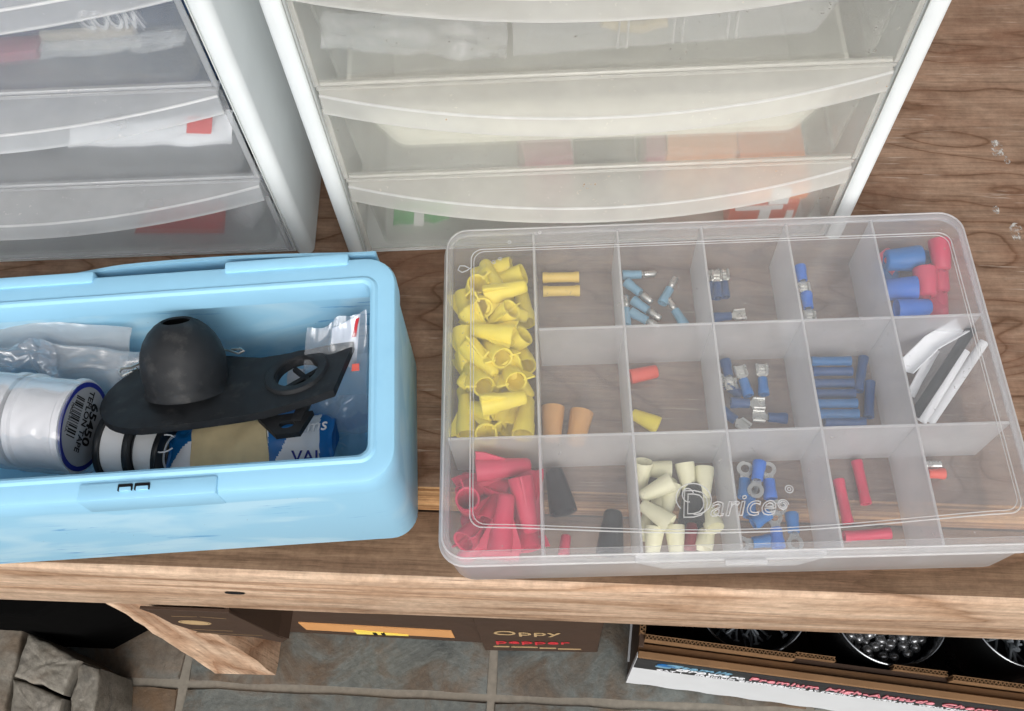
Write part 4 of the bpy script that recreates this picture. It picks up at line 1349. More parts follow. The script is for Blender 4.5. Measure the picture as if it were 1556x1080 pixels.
YL, YR0, YR1 = .0232, .0056, .0035
yel = [
    # mouth, tip in the enlarged view, heights, roll, label
    ((235, 182), (205, 245), .034, .020, 20, 'yellow connector nearest the box corner, its mouth up like a ring'),
    ((345, 188), (310, 105), .026, .024, 70, 'yellow connector wedged mouth down between two others by the rear wall'),
    ((518, 128), (405, 165), .026, .022, 60, 'yellow connector lying along the rear wall with its mouth at the divider'),
    ((330, 250), (530, 205), .031, .033, 100, 'yellow connector pointing its tip at the divider, third from the rear wall'),
    ((264, 318), (230, 262), .034, .022, 80, 'yellow connector with a round open mouth and a wing hanging down'),
    ((442, 320), (330, 400), .035, .024, 55, 'yellow connector tilted mouth up with a wing along its side'),
    ((455, 470), (245, 440), .034, .032, 10, 'long yellow connector lying across the middle of the pile'),
    ((522, 462), (420, 535), .028, .020, 40, 'yellow connector peeping out behind the long one by the divider'),
    ((388, 592), (280, 505), .035, .022, 15, 'yellow connector with its wide mouth and pointed wing facing the camera'),
    ((175, 520), (335, 680), .030, .031, 90, 'yellow connector running diagonally, tip toward the front'),
    ((275, 748), (165, 620), .035, .022, 30, 'yellow connector with an open mouth, front end of the diagonal one'),
    ((470, 722), (395, 620), .034, .020, 5, 'yellow connector with an oval mouth and stubby wing near the divider'),
    ((152, 235), (178, 470), .020, .018, 0, 'yellow connector upright along the outer wall near the rear'),
    ((172, 1012), (155, 725), .020, .018, 0, 'yellow connector flat along the outer wall near the front'),
    ((255, 850), (530, 805), .034, .033, 90, 'yellow connector lying level across the front of the pile'),
    ((285, 1000), (300, 1090), .030, .012, 140, 'yellow connector with its mouth up against the front partition'),
    ((425, 985), (452, 890), .018, .014, 20, 'small looking yellow connector deep in the front corner'),
    ((508, 1015), (535, 855), .024, .020, 70, 'yellow connector upright by the divider at the front of the pile'),
    ((528, 400), (505, 230), .018, .016, 30, 'yellow connector under the others along the divider near the rear'),
    ((545, 640), (505, 545), .022, .016, 20, 'yellow connector half hidden along the divider in the middle'),
    ((340, 960), (400, 830), .020, .018, 80, 'yellow connector beneath the level one at the front'),
    ((150, 560), (190, 760), .016, .014, 45, 'yellow connector buried against the outer wall in the middle'),
    ((540, 800), (420, 780), .016, .013, 15, 'yellow connector buried below the oval mouthed one'),
    ((300, 640), (370, 790), .014, .012, 15, 'yellow connector buried at the middle of the pile'),
    ((430, 250), (300, 330), .012, .012, 15, 'yellow connector buried below the third one from the rear wall'),
    ((220, 960), (180, 860), .012, .012, 15, 'yellow connector buried in the corner by the front partition'),
    ((380, 380), (480, 560), .010, .010, 15, 'yellow connector at the bottom of the pile under the long one'),
    ((240, 430), (330, 560), .012, .010, 15, 'yellow connector low in the pile near the outer wall'),
    ((165, 330), (250, 420), .028, .026, 60, 'yellow connector on the outer wall side just ahead of the round mouthed one'),
    ((135, 430), (150, 590), .026, .024, 30, 'yellow connector upright on the outer wall, upper layer'),
    ((230, 560), (140, 660), .027, .024, 70, 'yellow connector crossing the outer wall side, upper layer'),
    ((250, 900), (160, 880), .026, .022, 15, 'yellow connector lying crosswise near the outer wall at the front'),
    ((420, 300), (540, 330), .027, .024, 25, 'yellow connector tucked under the one tilted mouth up'),
    ((390, 760), (270, 690), .024, .024, 25, 'yellow connector between the two open mouthed ones at the front'),
    ((470, 610), (540, 700), .026, .022, 55, 'yellow connector upper layer by the divider, ahead of the oval mouth'),
    ((230, 120), (150, 190), .024, .020, 35, 'yellow connector lying in the rear corner by the outer wall'),
    ((440, 90), (330, 110), .020, .018, 35, 'yellow connector pressed along the rear wall'),
    ((470, 900), (330, 1000), .008, .008, 15, 'yellow connector on the floor at the front of the pile'),
]
for m, t, zm, zt, rl, lab in yel:
    cx_ = lambda q: (330 + (q[0] - 338) * .90, q[1])
    conn(lab, ZY(*cx_(m)), ZY(*cx_(t)), zm, zt, YL, YR0, YR1, 'yellow', rl, 2 if m[0] < 500 else 0, group='yellow wing connectors')

for lab, m, t, zm, zt, rl in (
        ('big red wing connector lying along the partition, mouth toward the outer wall', (245, 285), (480, 265), .030, .028, 50),
        ('big red wing connector pointing its tip at the front, broad wings up', (440, 320), (490, 560), .033, .026, 90),
        ('big red wing connector standing with a dark open mouth and raised wing', (170, 432), (185, 500), .036, .012, 100),
        ('big red wing connector lying front to back with its blunt tip up', (335, 700), (368, 440), .026, .034, 0),
        ('big red wing connector with a dark mouth at the front corner', (150, 655), (255, 545), .026, .018, 120),
        ('big red wing connector under the one along the partition', (330, 400), (220, 370), .020, .018, 60),
        ('big red wing connector below the dark mouthed one by the outer wall', (300, 500), (150, 530), .016, .012, 30),
        ('big red wing connector by the divider at the front of its cell', (510, 690), (480, 560), .014, .014, 20),
        ('big red wing connector leaning at the divider in the rear half of its cell', (500, 300), (520, 480), .024, .022, 40),
        ('big red wing connector filling the outer wall side at the front', (200, 610), (130, 690), .020, .018, 60),
        ('big red wing connector between the standing one and the blunt tip', (270, 560), (330, 450), .024, .020, 20),
        ('big red wing connector in the rear outer corner of its cell', (150, 350), (220, 300), .022, .018, 20),
        ('big red wing connector on the floor beneath the front one', (440, 700), (250, 690), .008, .008, 80)):
    conn(lab, Z8(*m), Z8(*t), zm, zt, .027, .0058, .0040, 'red', rl, 2, group='red wing connectors')

conn('black twist connector standing askew by the red ones', Z8(665, 500), Z8(612, 270), .0075, .0085, .023, .0068, .0045, 'blackp', kind='taper')
conn('black twist connector leaning at the front wall with a pale slit', Z8(900, 720), Z8(922, 470), .0075, .0080, .022, .0066, .0046, 'blackp', kind='taper')
conn('stubby red connector beside the front wall between black ones', Z8(665, 720), Z8(675, 640), .0050, .0050, .010, .0028, .0025, 'red', kind='taper')

for lab, m, t, zm, zt in (
        ('cream connector mouth up in the cell corner by the divider', (1075, 245), (1060, 350), .016, .008),
        ('cream connector lying along the rear partition of its cell', (1218, 285), (1100, 280), .010, .010),
        ('cream connector tallest in the rear row, next to the dark gap', (1285, 240), (1312, 400), .014, .010),
        ('cream connector upright at the end of the rear row', (1388, 270), (1385, 440), .012, .010),
        ('cream connector lying diagonally with its mouth toward the cell centre', (1205, 345), (1065, 415), .018, .016),
        ('cream connector half hidden beneath the diagonal one', (1225, 355), (1190, 490), .012, .010),
        ('cream connector slanting down toward the cell centre', (1215, 560), (1070, 465), .019, .017),
        ('cream connector front left of its cell, mouth toward the rear', (1135, 595), (1120, 760), .014, .010),
        ('cream connector next to the front wall beneath the slanting one', (1235, 570), (1245, 720), .012, .010),
        ('cream connector with an open round mouth facing the front wall', (1442, 585), (1400, 480), .016, .012),
        ('pale pinkish cream connector by the front wall of its cell', (1380, 690), (1395, 620), .008, .008),
        ('cream connector low against the divider in the middle of the cell', (1060, 640), (1080, 540), .008, .008),
        ('cream connector deep beneath the ones in the cell centre', (1150, 480), (1180, 420), .008, .008)):
    conn(lab, Z8(*m), Z8(*t), zm, zt, .0172, .0047, .0031, 'cream', flute=True, kind='taper', group='cream twist connectors')
conn('dark green black connector among the cream ones, under the logo', Z8(1322, 560), Z8(1330, 400), .014, .012, .021, .0066, .0042, 'blackp', kind='taper')
conn('dark red connector between cream ones at the front wall', Z8(1310, 690), Z8(1320, 600), .008, .008, .013, .0034, .003, 'darkred', kind='taper')
for lab, m, t in (('tan fluted connector nearer the yellow pile', (527, 903), (522, 1030)), ('tan fluted connector tilted away from the yellow pile', (655, 922), (630, 1040))):
    conn(lab, Z6(*m), Z6(*t), .0075, .0065, .0190, .0060, .0046, 'tan', flute=True, kind='taper', group='tan twist connectors')
conn('single orange red connector against a divider', Z6(860, 768), Z6(980, 742), .006, .006, .0150, .0040, .0036, 'redorange', kind='taper')
conn('single yellow twist connector alone at the front partition', Z6(985, 985), Z6(885, 940), .006, .006, .0150, .0045, .0030, 'yellow', flute=True, kind='taper')


def barrel_mesh(L, r, mat, flare):
    key = ('b', round(L, 4), round(r, 4), mat, flare)
    if key not in _cache:
        bm = B()
        if flare: prof = [(0, r * 1.08), (L * .10, r * 1.1), (L * .16, r), (L * .84, r), (L * .90, r * 1.1), (L, r * 1.08), (L, r * .7), (L * .5, r * .6), (0, r * .7)]
        else: prof = [(0, r * 1.05), (.0004, r * 1.1), (L * .35, r * 1.06), (L * .45, r * .95), (L, r * .92), (L, r * .6), (0, r * .72)]
        lathe(bm, prof, 18, None, None, closed=True)
        _cache[key] = mesh('sleeve', bm, MAT[mat], True, 40)
    return _cache[key]


def barrel(label, a, b_, z, L, r, mat, name='butt_connector', flare=True, cat='connector', group=None, zb=None, tail=0.0):
    A_, B_ = at(a[0], a[1], z), at(b_[0], b_[1], z if zb is None else zb)
    M = (B_ - A_).to_track_quat('Z', 'Y').to_matrix().to_4x4()
    d_ = (B_ - A_).normalized()
    M.translation = A_ + settle(A_, A_ + d_ * (L + tail), r * 1.05, r * 1.05)
    o = obj(name, barrel_mesh(L, r, mat, flare), None)
    o.matrix_world = M
    return fin(o, label, cat, group)


def pin(o, L, kind, w=.0022):
    """the metal end of a terminal, carried beyond its sleeve of length L"""
    key = ('p', round(L, 4), kind, w)
    if key not in _cache:
        bm = B()
        Mx = Matrix(((1, 0, 0, 0), (0, 0, 1, 0), (0, 1, 0, L), (0, 0, 0, 1)))
        if kind == 'bullet':
            lathe(bm, [(L - .002, w * .6), (L + .0015, w * .62), (L + .002, w * .8), (L + .0075, w * .8), (L + .0085, w * .55), (L + .0088, w * .2)], 14)
        elif kind == 'ring':
            n = 22
            pts = [(w * math.cos(a), .0055 + w * math.sin(a)) for a in [2 * math.pi * k / n for k in range(n)]]
            inn = [(w * .52 * math.cos(a), .0055 + w * .52 * math.sin(a)) for a in [2 * math.pi * k / n for k in range(n)]]
            lo = [(.0000)]
            Lp = lambda P_, z: [Mx @ Vector((x, y, z)) for x, y in P_]
            rows = [[bm.verts.new(p) for p in q] for q in (Lp(pts, -.0004), Lp(pts, .0004), Lp(inn, .0004), Lp(inn, -.0004))]
            for i in range(4):
                for k in range(n): bm.faces.new((rows[i][k], rows[i][(k + 1) % n], rows[(i + 1) % 4][(k + 1) % n], rows[(i + 1) % 4][k]))
            prism(bm, [(-w * .45, -.002), (w * .45, -.002), (w * .6, .0055 - w * .75), (-w * .6, .0055 - w * .75)], -.00035, .00035, 0, Mx)
        elif kind == 'spade':
            prism(bm, [(-.0012, -.002), (.0012, -.002), (.0014, .001), (.0030, .0018), (.0030, .0080), (-.0030, .0080), (-.0030, .0018), (-.0014, .001)], -.0004, .0004, 0, Mx)
            for s in (-1, 1):
                tube(bm, [Mx @ Vector((s * .0026, .002, .0010)), Mx @ Vector((s * .0026, .0079, .0010))], .0008, 8)
            for y in (.0035, .0055):
                box(bm, -.0019, .0019, y - .0002, y + .0002, .0004, .0009, M=Mx)
        _cache[key] = mesh({'bullet': 'metal_pin', 'ring': 'metal_ring', 'spade': 'metal_spade'}[kind], bm, MAT['metal'], True, 40)
    me = _cache[key]
    obj(me.name.split('.')[0], me, None, o)
    return o


for lab, y, x0, x1 in (('amber butt connector nearer the rear wall', 330, 480, 690), ('amber butt connector in front of its twin', 391, 466, 678)):
    barrel(lab, Z6(x0, y), Z6(x1, y - 4), .0052, .0205, .0029, 'amber', group='amber butt connectors')

for lab, a, b_, z in (
        ('pale blue bullet terminal lying along the rear of its cell', (835, 315), (1010, 308), .006),
        ('pale blue bullet terminal pointing at the cell centre, upper of a pair', (850, 345), (985, 450), .008),
        ('pale blue bullet terminal under the upper of the pair', (880, 425), (1020, 520), .006),
        ('pale blue bullet terminal standing apart with its pin to the rear', (1010, 440), (1078, 312), .006),
        ('pale blue bullet terminal lying beside the front partition', (870, 480), (990, 545), .005),
        ('pale blue bullet terminal lying crosswise near the next divider', (1110, 540), (1040, 430), .005),
        ('pale blue bullet terminal against the near divider', (850, 540), (850, 420), .005)):
    o = barrel(lab, Z6(*a), Z6(*b_), z, .0105, .0026, 'blueL', 'bullet_terminal', False, 'terminal', 'pale blue bullet terminals', tail=.0085)
    pin(o, .0105, 'bullet', .0024)
for lab, a, b_, z in (('deep blue spade terminal first of three against the divider', (125, 415), (120, 300), .006), ('deep blue spade terminal in the middle of three', (148, 418), (142, 300), .009), ('deep blue spade terminal outermost of three', (182, 412), (170, 295), .006),
                      ('deep blue spade terminal alone at the front partition', (130, 503), (260, 490), .006)):
    o = barrel(lab, Z7(*a), Z7(*b_), z, .0095, .0025, 'blueD', 'spade_terminal', False, 'terminal', 'deep blue spade terminals', tail=.0085)
    pin(o, .0095, 'spade')
for lab, a, b_ in (('blue disconnect with a metal tongue, nearer the rear wall', (512, 275), (532, 380)), ('blue disconnect with a metal tongue, nearer the front partition', (540, 395), (556, 500))):
    o = barrel(lab, Z7(*a), Z7(*b_), .012, .0095, .0029, 'blueP', 'spade_terminal', False, 'terminal', 'paired blue disconnects', tail=.0085)
    pin(o, .0095, 'spade')
# caps in the rear corner cell
for lab, m, t, zm, zt, mat, L, r in (
        ('pink grip cap by the rear wall of the corner cell', (935, 200), (890, 160), .018, .018, 'pink', .013, .0052),
        ('blue grip cap lying in the rear half of the corner cell', (1045, 240), (890, 250), .022, .022, 'blueM', .019, .0070),
        ('blue grip cap in the middle of the corner cell', (1030, 375), (900, 380), .022, .020, 'blueP', .016, .0068),
        ('blue grip cap with its hollow end toward the divider, front of the corner cell', (940, 465), (1095, 455), .022, .022, 'blueP', .018, .0052),
        ('deep blue grip cap behind the red ones', (1110, 230), (1000, 210), .014, .014, 'blueD', .016, .0068),
        ('fluted red grip cap in the centre of the corner cell', (1065, 290), (1075, 420), .024, .022, 'red', .0160, .0062),
        ('red grip cap along the outer wall near the rear', (1125, 105), (1140, 250), .030, .026, 'red', .017, .0056),
        ('red grip cap along the outer wall, middle one', (1165, 270), (1190, 400), .020, .018, 'red', .016, .0054),
        ('red grip cap near the front partition of the corner cell', (1200, 400), (1215, 500), .012, .010, 'red', .013, .0050),
        ('pinkish red grip cap low at the front of the corner cell', (1150, 490), (1080, 420), .010, .010, 'red', .017, .0060),
        ('blue grip cap low against the divider of the corner cell', (880, 190), (900, 340), .010, .010, 'blueM', .018, .0062)):
    conn(lab, Z7(*m), Z7(*t), zm, zt, L, r, r * .82, mat, flute=True, kind='taper', group='red and blue grip caps')
# spade terminals, middle row
for lab, a, b_, z, mat in (
        ('blue spade terminal with a striped metal end toward the rear, left of two', (285, 850), (235, 700), .010, 'blueM'),
        ('blue spade terminal with a striped metal end toward the rear, right of two', (352, 845), (340, 700), .008, 'blueM'),
        ('deep blue spade terminal by the divider with its metal toward the front', (180, 690), (215, 840), .008, 'blueD'),
        ('deep blue spade terminal lying level with its metal away from the divider', (205, 880), (385, 888), .010, 'blueD'),
        ('deep blue spade terminal pointing its metal at the divider', (455, 950), (270, 938), .008, 'blueD'),
        ('spade terminal with its metal against the front partition', (160, 910), (265, 985), .007, 'blueD'),
        ('spade terminal lying under the others by the divider', (250, 850), (165, 790), .006, 'blueD')):
    o = barrel(lab, Z7(*a), Z7(*b_), z, .0095, .0027, mat, 'spade_terminal', False, 'terminal', 'blue spade terminals', tail=.0085)
    pin(o, .0095, 'spade')
# blue butt connectors
for k, y in enumerate((697, 742, 795, 842, 885, 930)):
    barrel('blue butt connector, %s in the stack of level ones' % ['rearmost', 'second from the rear', 'third from the rear', 'third from the front', 'second from the front', 'frontmost'][k],
           Z7(562 + k * 6, y), Z7(760 + k * 4, y - 2), (.012, .0085, .0055, .006, .011, .010)[k], .0205, .0024, 'blueT' if k in (0, 4, 5) else 'blueD', group='blue butt connectors')
for lab, a, b_ in (('deep blue butt connector upright beside the stack, nearer the rear', (792, 675), (770, 815)), ('deep blue butt connector upright beside the stack, nearer the front', (832, 790), (825, 960)), ('deep blue butt connector under the frontmost ones', (620, 965), (800, 970))):
    barrel(lab, Z7(*a), Z7(*b_), .005, .0205, .0025, 'blueD', group='blue butt connectors')
# ring terminals
for lab, a, b_, z, mat in (
        ('blue ring terminal with its ring toward the rear, first by the divider', (272, 365), (275, 240), .009, 'blueM'),
        ('blue ring terminal with its ring toward the rear, away from the divider', (395, 385), (385, 270), .010, 'blueP'),
        ('blue ring terminal whose ring lies at the centre of the heap', (345, 215), (325, 355), .014, 'blueP'),
        ('blue ring terminal half under the logo with its ring on the divider side', (300, 470), (300, 330), .008, 'blueM'),
        ('fat blue ring terminal lying crosswise, its ring to the rear', (315, 500), (455, 410), .012, 'blueM'),
        ('bright blue ring terminal with its ring under the border line', (432, 610), (415, 495), .009, 'blueP'),
        ('blue ring terminal alone with its ring at the front wall', (490, 450), (510, 610), .007, 'blueM'),
        ('blue ring terminal at the front wall near the divider', (390, 575), (280, 590), .006, 'blueM')):
    o = barrel(lab, Z9(*a), Z9(*b_), z, .0098, .0031, mat, 'ring_terminal', False, 'terminal', 'blue ring terminals', tail=.0085)
    pin(o, .0098, 'ring', .0040)
for lab, a, b_ in (('slim red butt connector upright in the middle of its cell', (787, 210), (838, 440)), ('slim red butt connector closer to the divider', (705, 300), (752, 515)), ('slim red butt connector lying along the front wall', (730, 560), (862, 550))):
    barrel(lab, Z9(*a), Z9(*b_), .0052, .0225, .0026, 'red', group='slim red butt connectors')
o = barrel('red terminal with a bare metal pin, alone in the last cell', Z9(1190, 272), Z9(1120, 272), .005, .0080, .0026, 'redorange', 'bullet_terminal', False, 'terminal')
o = barrel('short metal ferrule beside the red terminal', Z9(1172, 232), Z9(1110, 232), .005, .0075, .0022, 'metal', 'metal_ferrule', True, 'ferrule')

# white sleeves and a black strip in the outer middle cell
ZS = lambda x, y: (1320 + x / 3.2714, 330 + y / 3.2727)
def sleeve(label, pts, z0, z1, wdt, mat, name, cat, curl=.0, seed=1):
    n = len(pts)
    P = [at(*ZS(*p), z0 + (z1 - z0) * k / (n - 1)) for k, p in enumerate(pts)]
    base = P[0]
    bm = B()
    d = (P[-1] - P[0])
    side = Vector((d.y, -d.x, 0)).normalized()
    nx = 24
    def fn(s, t):
        f = s * (n - 1)
        i = min(int(f), n - 2)
        p = P[i].lerp(P[i + 1], f - i)
        q = mnoise.noise(Vector((s * 4, t * 2, seed)))
        return p + side * ((t - .5) * wdt) + Vector((0, 0, curl * ((2 * t - 1) ** 2) + q * .0012))
    grid(bm, nx, 8, fn, .0005)
    return world_obj(name, bm, MAT[mat], base, label, cat, sharp=60)
sleeve('white curled paper sleeve leaning on the divider in the outer cell', [(178, 760), (300, 640), (455, 552)], .016, .027, .0095, 'paper', 'paper_sleeve', 'paper', .004, 3)
sleeve('white folded sleeve tip below the curled one', [(205, 890), (250, 800), (330, 660)], .010, .016, .0045, 'paper', 'paper_sleeve', 'paper', .001, 5)
sleeve('grey clear sleeve lying between the white ones', [(235, 930), (330, 770), (460, 590)], .006, .016, .013, 'filmm', 'clear_sleeve', 'sleeve', .003, 6)
sleeve('flat black strip slanting across the outer cell', [(228, 985), (370, 770), (515, 548)], .016, .029, .0052, 'blackp', 'black_strip', 'strip', 0, 7)
for lab, a, b_, z0, z1, r in (('white heat shrink tube next to the black strip', (262, 1015), (480, 660), .013, .025, .0026), ('white heat shrink tube nearer the outer wall', (305, 1020), (575, 618), .008, .022, .0024)):
    bm = B()
    A_, B_ = at(*ZS(*a), z0), at(*ZS(*b_), z1)
    M = (B_ - A_).to_track_quat('Z', 'Y').to_matrix().to_4x4()
    M.translation = A_
    Ln = (B_ - A_).length
    lathe(bm, [(0, r), (Ln, r), (Ln, r * .8), (0, r * .8)], 18, M @ Matrix.Diagonal((1, .55, 1, 1)), closed=True)
    world_obj('shrink_tube', bm, MAT['paper'], A_, lab, 'tube', 'white heat shrink tubes')

# ================================================================== under the bench
def floor_box(label, p0, p1, h, depth, mat, zt=FZ):
    """carton standing on the floor; p0, p1 are the ends of its front foot line"""
    d = p1 - p0
    yaw = math.degrees(math.atan2(d.y, d.x))
    root = empty('cardboard_box', p0, yaw, label, 'carton', 'dark brown cartons under the workbench')
    W_ = d.length
    t = .004
    for nm, q in (('front_panel', (0, W_, 0, t)), ('rear_panel', (0, W_, depth - t, depth)), ('side_panel', (0, t, t + .0005, depth - t - .0005)), ('side_panel', (W_ - t, W_, t + .0005, depth - t - .0005))):
        bm = B()
        box(bm, *q, .0006, h, .0006, 1)
        obj(nm, bm, mat, root)
    bm = B()
    box(bm, t + .0005, W_ - t - .0005, t + .0005, depth - t - .0005, h - .012, h - .008)
    obj('top_flap', bm, mat, root)
    return root, W_
fz = FZ
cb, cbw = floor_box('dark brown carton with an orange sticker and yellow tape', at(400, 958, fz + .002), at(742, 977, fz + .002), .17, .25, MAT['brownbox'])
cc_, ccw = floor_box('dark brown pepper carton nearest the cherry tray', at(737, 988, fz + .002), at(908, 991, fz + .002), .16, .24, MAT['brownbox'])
cb.location.z = cc_.location.z = fz + .0015
def local_of(root, px, py, off=-.0006):
    Mi = (Matrix.Translation(root.location) @ Matrix.Rotation(root.rotation_euler.z, 4, 'Z'))
    P = atp(px, py, root.location, math.degrees(root.rotation_euler.z), 0)
    q = Mi.inverted() @ P
    return Vector((q.x, off, q.z))
UPR = Matrix(((1, 0, 0, 0), (0, 0, -1, 0), (0, 1, 0, 0), (0, 0, 0, 1)))
def on_front(root, px, py, off=-.0006): return Matrix.Translation(local_of(root, px, py, off)) @ UPR
# pepper carton print
a = local_of(cc_, 750, 965)
b2 = local_of(cc_, 852, 967)
text('printed_word', 'Oppy', .0210, MAT['palepr'], cc_, on_front(cc_, 749, 963), 'LEFT', sx=(b2.x - a.x) / .0475, ext=.0002)
a = local_of(cc_, 753, 977)
b2 = local_of(cc_, 880, 980)
text('printed_word', 'pepper', .0175, MAT['redink'], cc_, on_front(cc_, 752, 976), 'LEFT', sx=(b2.x - a.x) / .0560, ext=.0002)
for q0, q1 in (((750, 981), (774, 982)), ((777, 982), (817, 983)), ((820, 984), (845, 984)), ((848, 984), (883, 986))):
    bm = B()
    A_, B_ = local_of(cc_, *q0), local_of(cc_, *q1)
    box(bm, A_.x, B_.x, -.0007, .0002, min(A_.z, B_.z), min(A_.z, B_.z) + .0012)
    obj('printed_line', bm, MAT['palepr'], cc_)
# brown flap with a gold oval, jammed in front of the bench leg
FP = Vector((0, -.1707, 0))
fp0 = Vector((-.19, -.1707, -.155))
fpx = [atp(x, y, FP, 0) for x, y in ((236, 928), (262, 943), (300, 955), (335, 960), (385, 963), (430, 972), (437, 967))]
pts = [(p.x - fp0.x, p.z - fp0.z) for p in fpx]
pts += [(pts[-1][0] - .004, pts[-1][1] + .010), (pts[-1][0] - .014, -.1085 - fp0.z), (pts[0][0] - .004, -.1085 - fp0.z)]
bm = B()
prism(bm, pts, 0, .0020, .0003, UPR)
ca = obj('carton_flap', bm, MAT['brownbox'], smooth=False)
ca.location = fp0
fin(ca, 'dark brown carton flap with a gold oval emblem, in front of the bench leg', 'carton flap')
q = pts[6]
bm = B()
prism(bm, [(q[0] - .001, q[1]), (q[0] + .0015, q[1] + .001), (q[0] - .003, q[1] + .012), (q[0] - .0145, -.1086 - fp0.z), (q[0] - .017, -.1086 - fp0.z), (q[0] - .006, q[1] + .011)], -.05, .0016, 0, UPR)
obj('folded_side', bm, MAT['brownbox'], ca, smooth=False)
def onflap(px, py, off=.0030):
    P = atp(px, py, FP, 0)
    return (P.x - fp0.x, P.z - fp0.z)
ox, oz = onflap(297, 941)
rx = onflap(320, 941)[0] - ox
Mo = UPR @ Matrix.Translation((ox, oz, .0017)) @ Matrix.Diagonal((1, .62, 1, 1))
bm = B()
lathe(bm, [(0, rx), (.0005, rx), (.0005, rx * .88), (0, rx * .88)], 30, Mo, closed=True)
obj('emblem_ring', bm, MAT['palepr'], ca)
bm = B()
lathe(bm, [(0, rx * .82), (.0005, rx * .82)], 30, Mo)
obj('emblem', bm, MAT['palepr'], ca)
for q0, q1 in (((262, 931), (300, 932)), ((305, 932), (345, 935)), ((290, 951), (355, 954)), ((300, 956), (400, 961))):
    bm = B()
    (ax_, az_), (bx_, bz_) = onflap(*q0), onflap(*q1)
    prism(bm, [(ax_, az_), (bx_, bz_), (bx_, bz_ + .0006), (ax_, az_ + .0006)], .0017, .0023, 0, UPR)
    obj('printed_line', bm, MAT['dullpr'], ca)
# sticker and tape
bm = B()
A_, B_, C_, D_ = (local_of(cb, *q) for q in ((451, 944), (686, 958), (691, 967), (467, 956)))
z0_, z1_ = (C_.z + D_.z) / 2, (A_.z + B_.z) / 2
box(bm, D_.x, C_.x, -.0008, .0002, z0_, z1_)
obj('orange_sticker', bm, MAT['orangepaper'], cb)
A_, B_ = local_of(cb, 541, 958), local_of(cb, 622, 964)
zz = (A_.z + B_.z) / 2
pts = []
for k in range(13):
    t = k / 12
    pts.append((A_.x + (B_.x - A_.x) * t, zz - .004 + .0014 * mnoise.noise(Vector((t * 9, 1, 1))) + .004 * t))
for k in range(13):
    t = 1 - k / 12
    pts.append((A_.x + (B_.x - A_.x) * t, zz + .012 * (1 - t * .8) + .0014 * mnoise.noise(Vector((t * 9, 5, 1)))))
bm = B()
prism(bm, pts, .0009, .0016, 0, UPR)
yt = obj('yellow_tape', bm, MAT['yellowpaper'], cb)
for px in (572, 584):
    q = local_of(cb, px, 961)
    bm = B()
    box(bm, q.x - .0014, q.x + .0014, -.0022, -.0012, zz - .001, zz + .007)
    obj('pen_mark', bm, MAT['ink'], yt)
bm = B()
q0, q1 = local_of(cb, 470, 952), local_of(cb, 720, 972)

# cherry tray
CT = -.205
c0 = at(969, 990, CT)
c1 = at(1556, 1068, CT)
dd = (c1 - c0)
cyaw = math.degrees(math.atan2(dd.y, dd.x))
ch = empty('cherry_tray', (c0.x, c0.y, FZ + .001), cyaw, 'open cherry carton with a black banner on its white front, cans inside', 'carton')
CHh = CT - FZ - .001
CLn, CDn = .36, .20
bm = B()
pts = [(0, CHh - .004), (0, 0.006)]
for k in range(46):
    x = CLn * k / 45
    pts.append((x, .004 if (k // 2) % 2 else .0005))
pts += [(CLn, CHh - .004)]
prism(bm, pts, -.0005, .003, 0, UPR)
for f in bm.faces: f.material_index = 0
front = obj('front_panel', bm, MAT['whitecard'], ch, smooth=False)
bm = B()
bandh = .036
box(bm, .0005, CLn, -.0046 + .0008, -.0030, CHh - .006 - bandh, CHh - .0045)
obj('black_banner', bm, MAT['blackcard'], front)
bm = B()
box(bm, .0005, CLn, -.0034, .0015, CHh - .0042, CHh - .0015, .0006, 1)
obj('folded_edge', bm, MAT['kraft'], ch)
bm = B()
box(bm, .0005, CLn, .0018, .0068, CHh - .022, CHh - .0045, .0004, 1)
obj('inner_fold', bm, MAT['kraftd'], ch)
def flutes(x0, x1, y, z, amp=.0017, nm='corrugated_edge', parent=None, along='x'):
    bm = B()
    n = int((x1 - x0) / .0026)
    zig = [(x0 + (x1 - x0) * k / (2 * n), amp * (1 if k % 2 else -1)) for k in range(2 * n + 1)]
    def strip(pl):
        for i in range(len(pl) - 1):
            (ax, ay), (bx, by) = pl[i], pl[i + 1]
            nv = Vector((-(by - ay), bx - ax)).normalized() * .00022
            q = [(ax - nv.x, ay - nv.y), (bx - nv.x, by - nv.y), (bx + nv.x, by + nv.y), (ax + nv.x, ay + nv.y)]
            prism(bm, [(p[0], y + p[1]) if along == 'x' else (y - p[1], p[0]) for p in q], z - .012, z)
    strip(zig)
    strip([(x0, -amp - .0003), (x1, -amp - .0003)])
    strip([(x0, amp + .0003), (x1, amp + .0003)])
    bmesh.ops.recalc_face_normals(bm, faces=bm.faces[:])
    o = obj(nm, bm, MAT['kraft'], parent, smooth=False)
    o['kind'] = 'stuff'
    return o
flutes(.004, .104, .0095, CHh + .006, .0012, parent=ch)
flutes(.106, .132, .0125, CHh - .002, .0011, parent=ch)
flutes(.170, .205, .0125, CHh - .002, .0011, parent=ch)
flutes(.206, CLn, .0095, CHh + .004, .0012, parent=ch)
flutes(.012, .10, .0022, CHh + .004, .0014, parent=ch, along='y')
bm = B()
box(bm, .0045, CLn, .0078, .0112, .0005, CHh - .007, .0003, 1)
obj('inner_panel', bm, MAT['brownbox'], ch)
bm = B()
box(bm, .0005, .0040, .0038, CDn, .0005, CHh - .001, .0004, 1)
obj('side_panel', bm, MAT['brownbox'], ch)
bm = B()
box(bm, -.0012, .0004, .010, CDn - .02, .02, .0226)
obj('side_stripe', bm, MAT['whitecard'], ch)
bm = B()
box(bm, .0045, CLn, CDn - .004, CDn, .0005, CHh, .0004, 1)
obj('rear_panel', bm, MAT['brownbox'], ch)
bm = B()
box(bm, .0045, CLn, .0115, CDn - .0045, .0005, .0035)
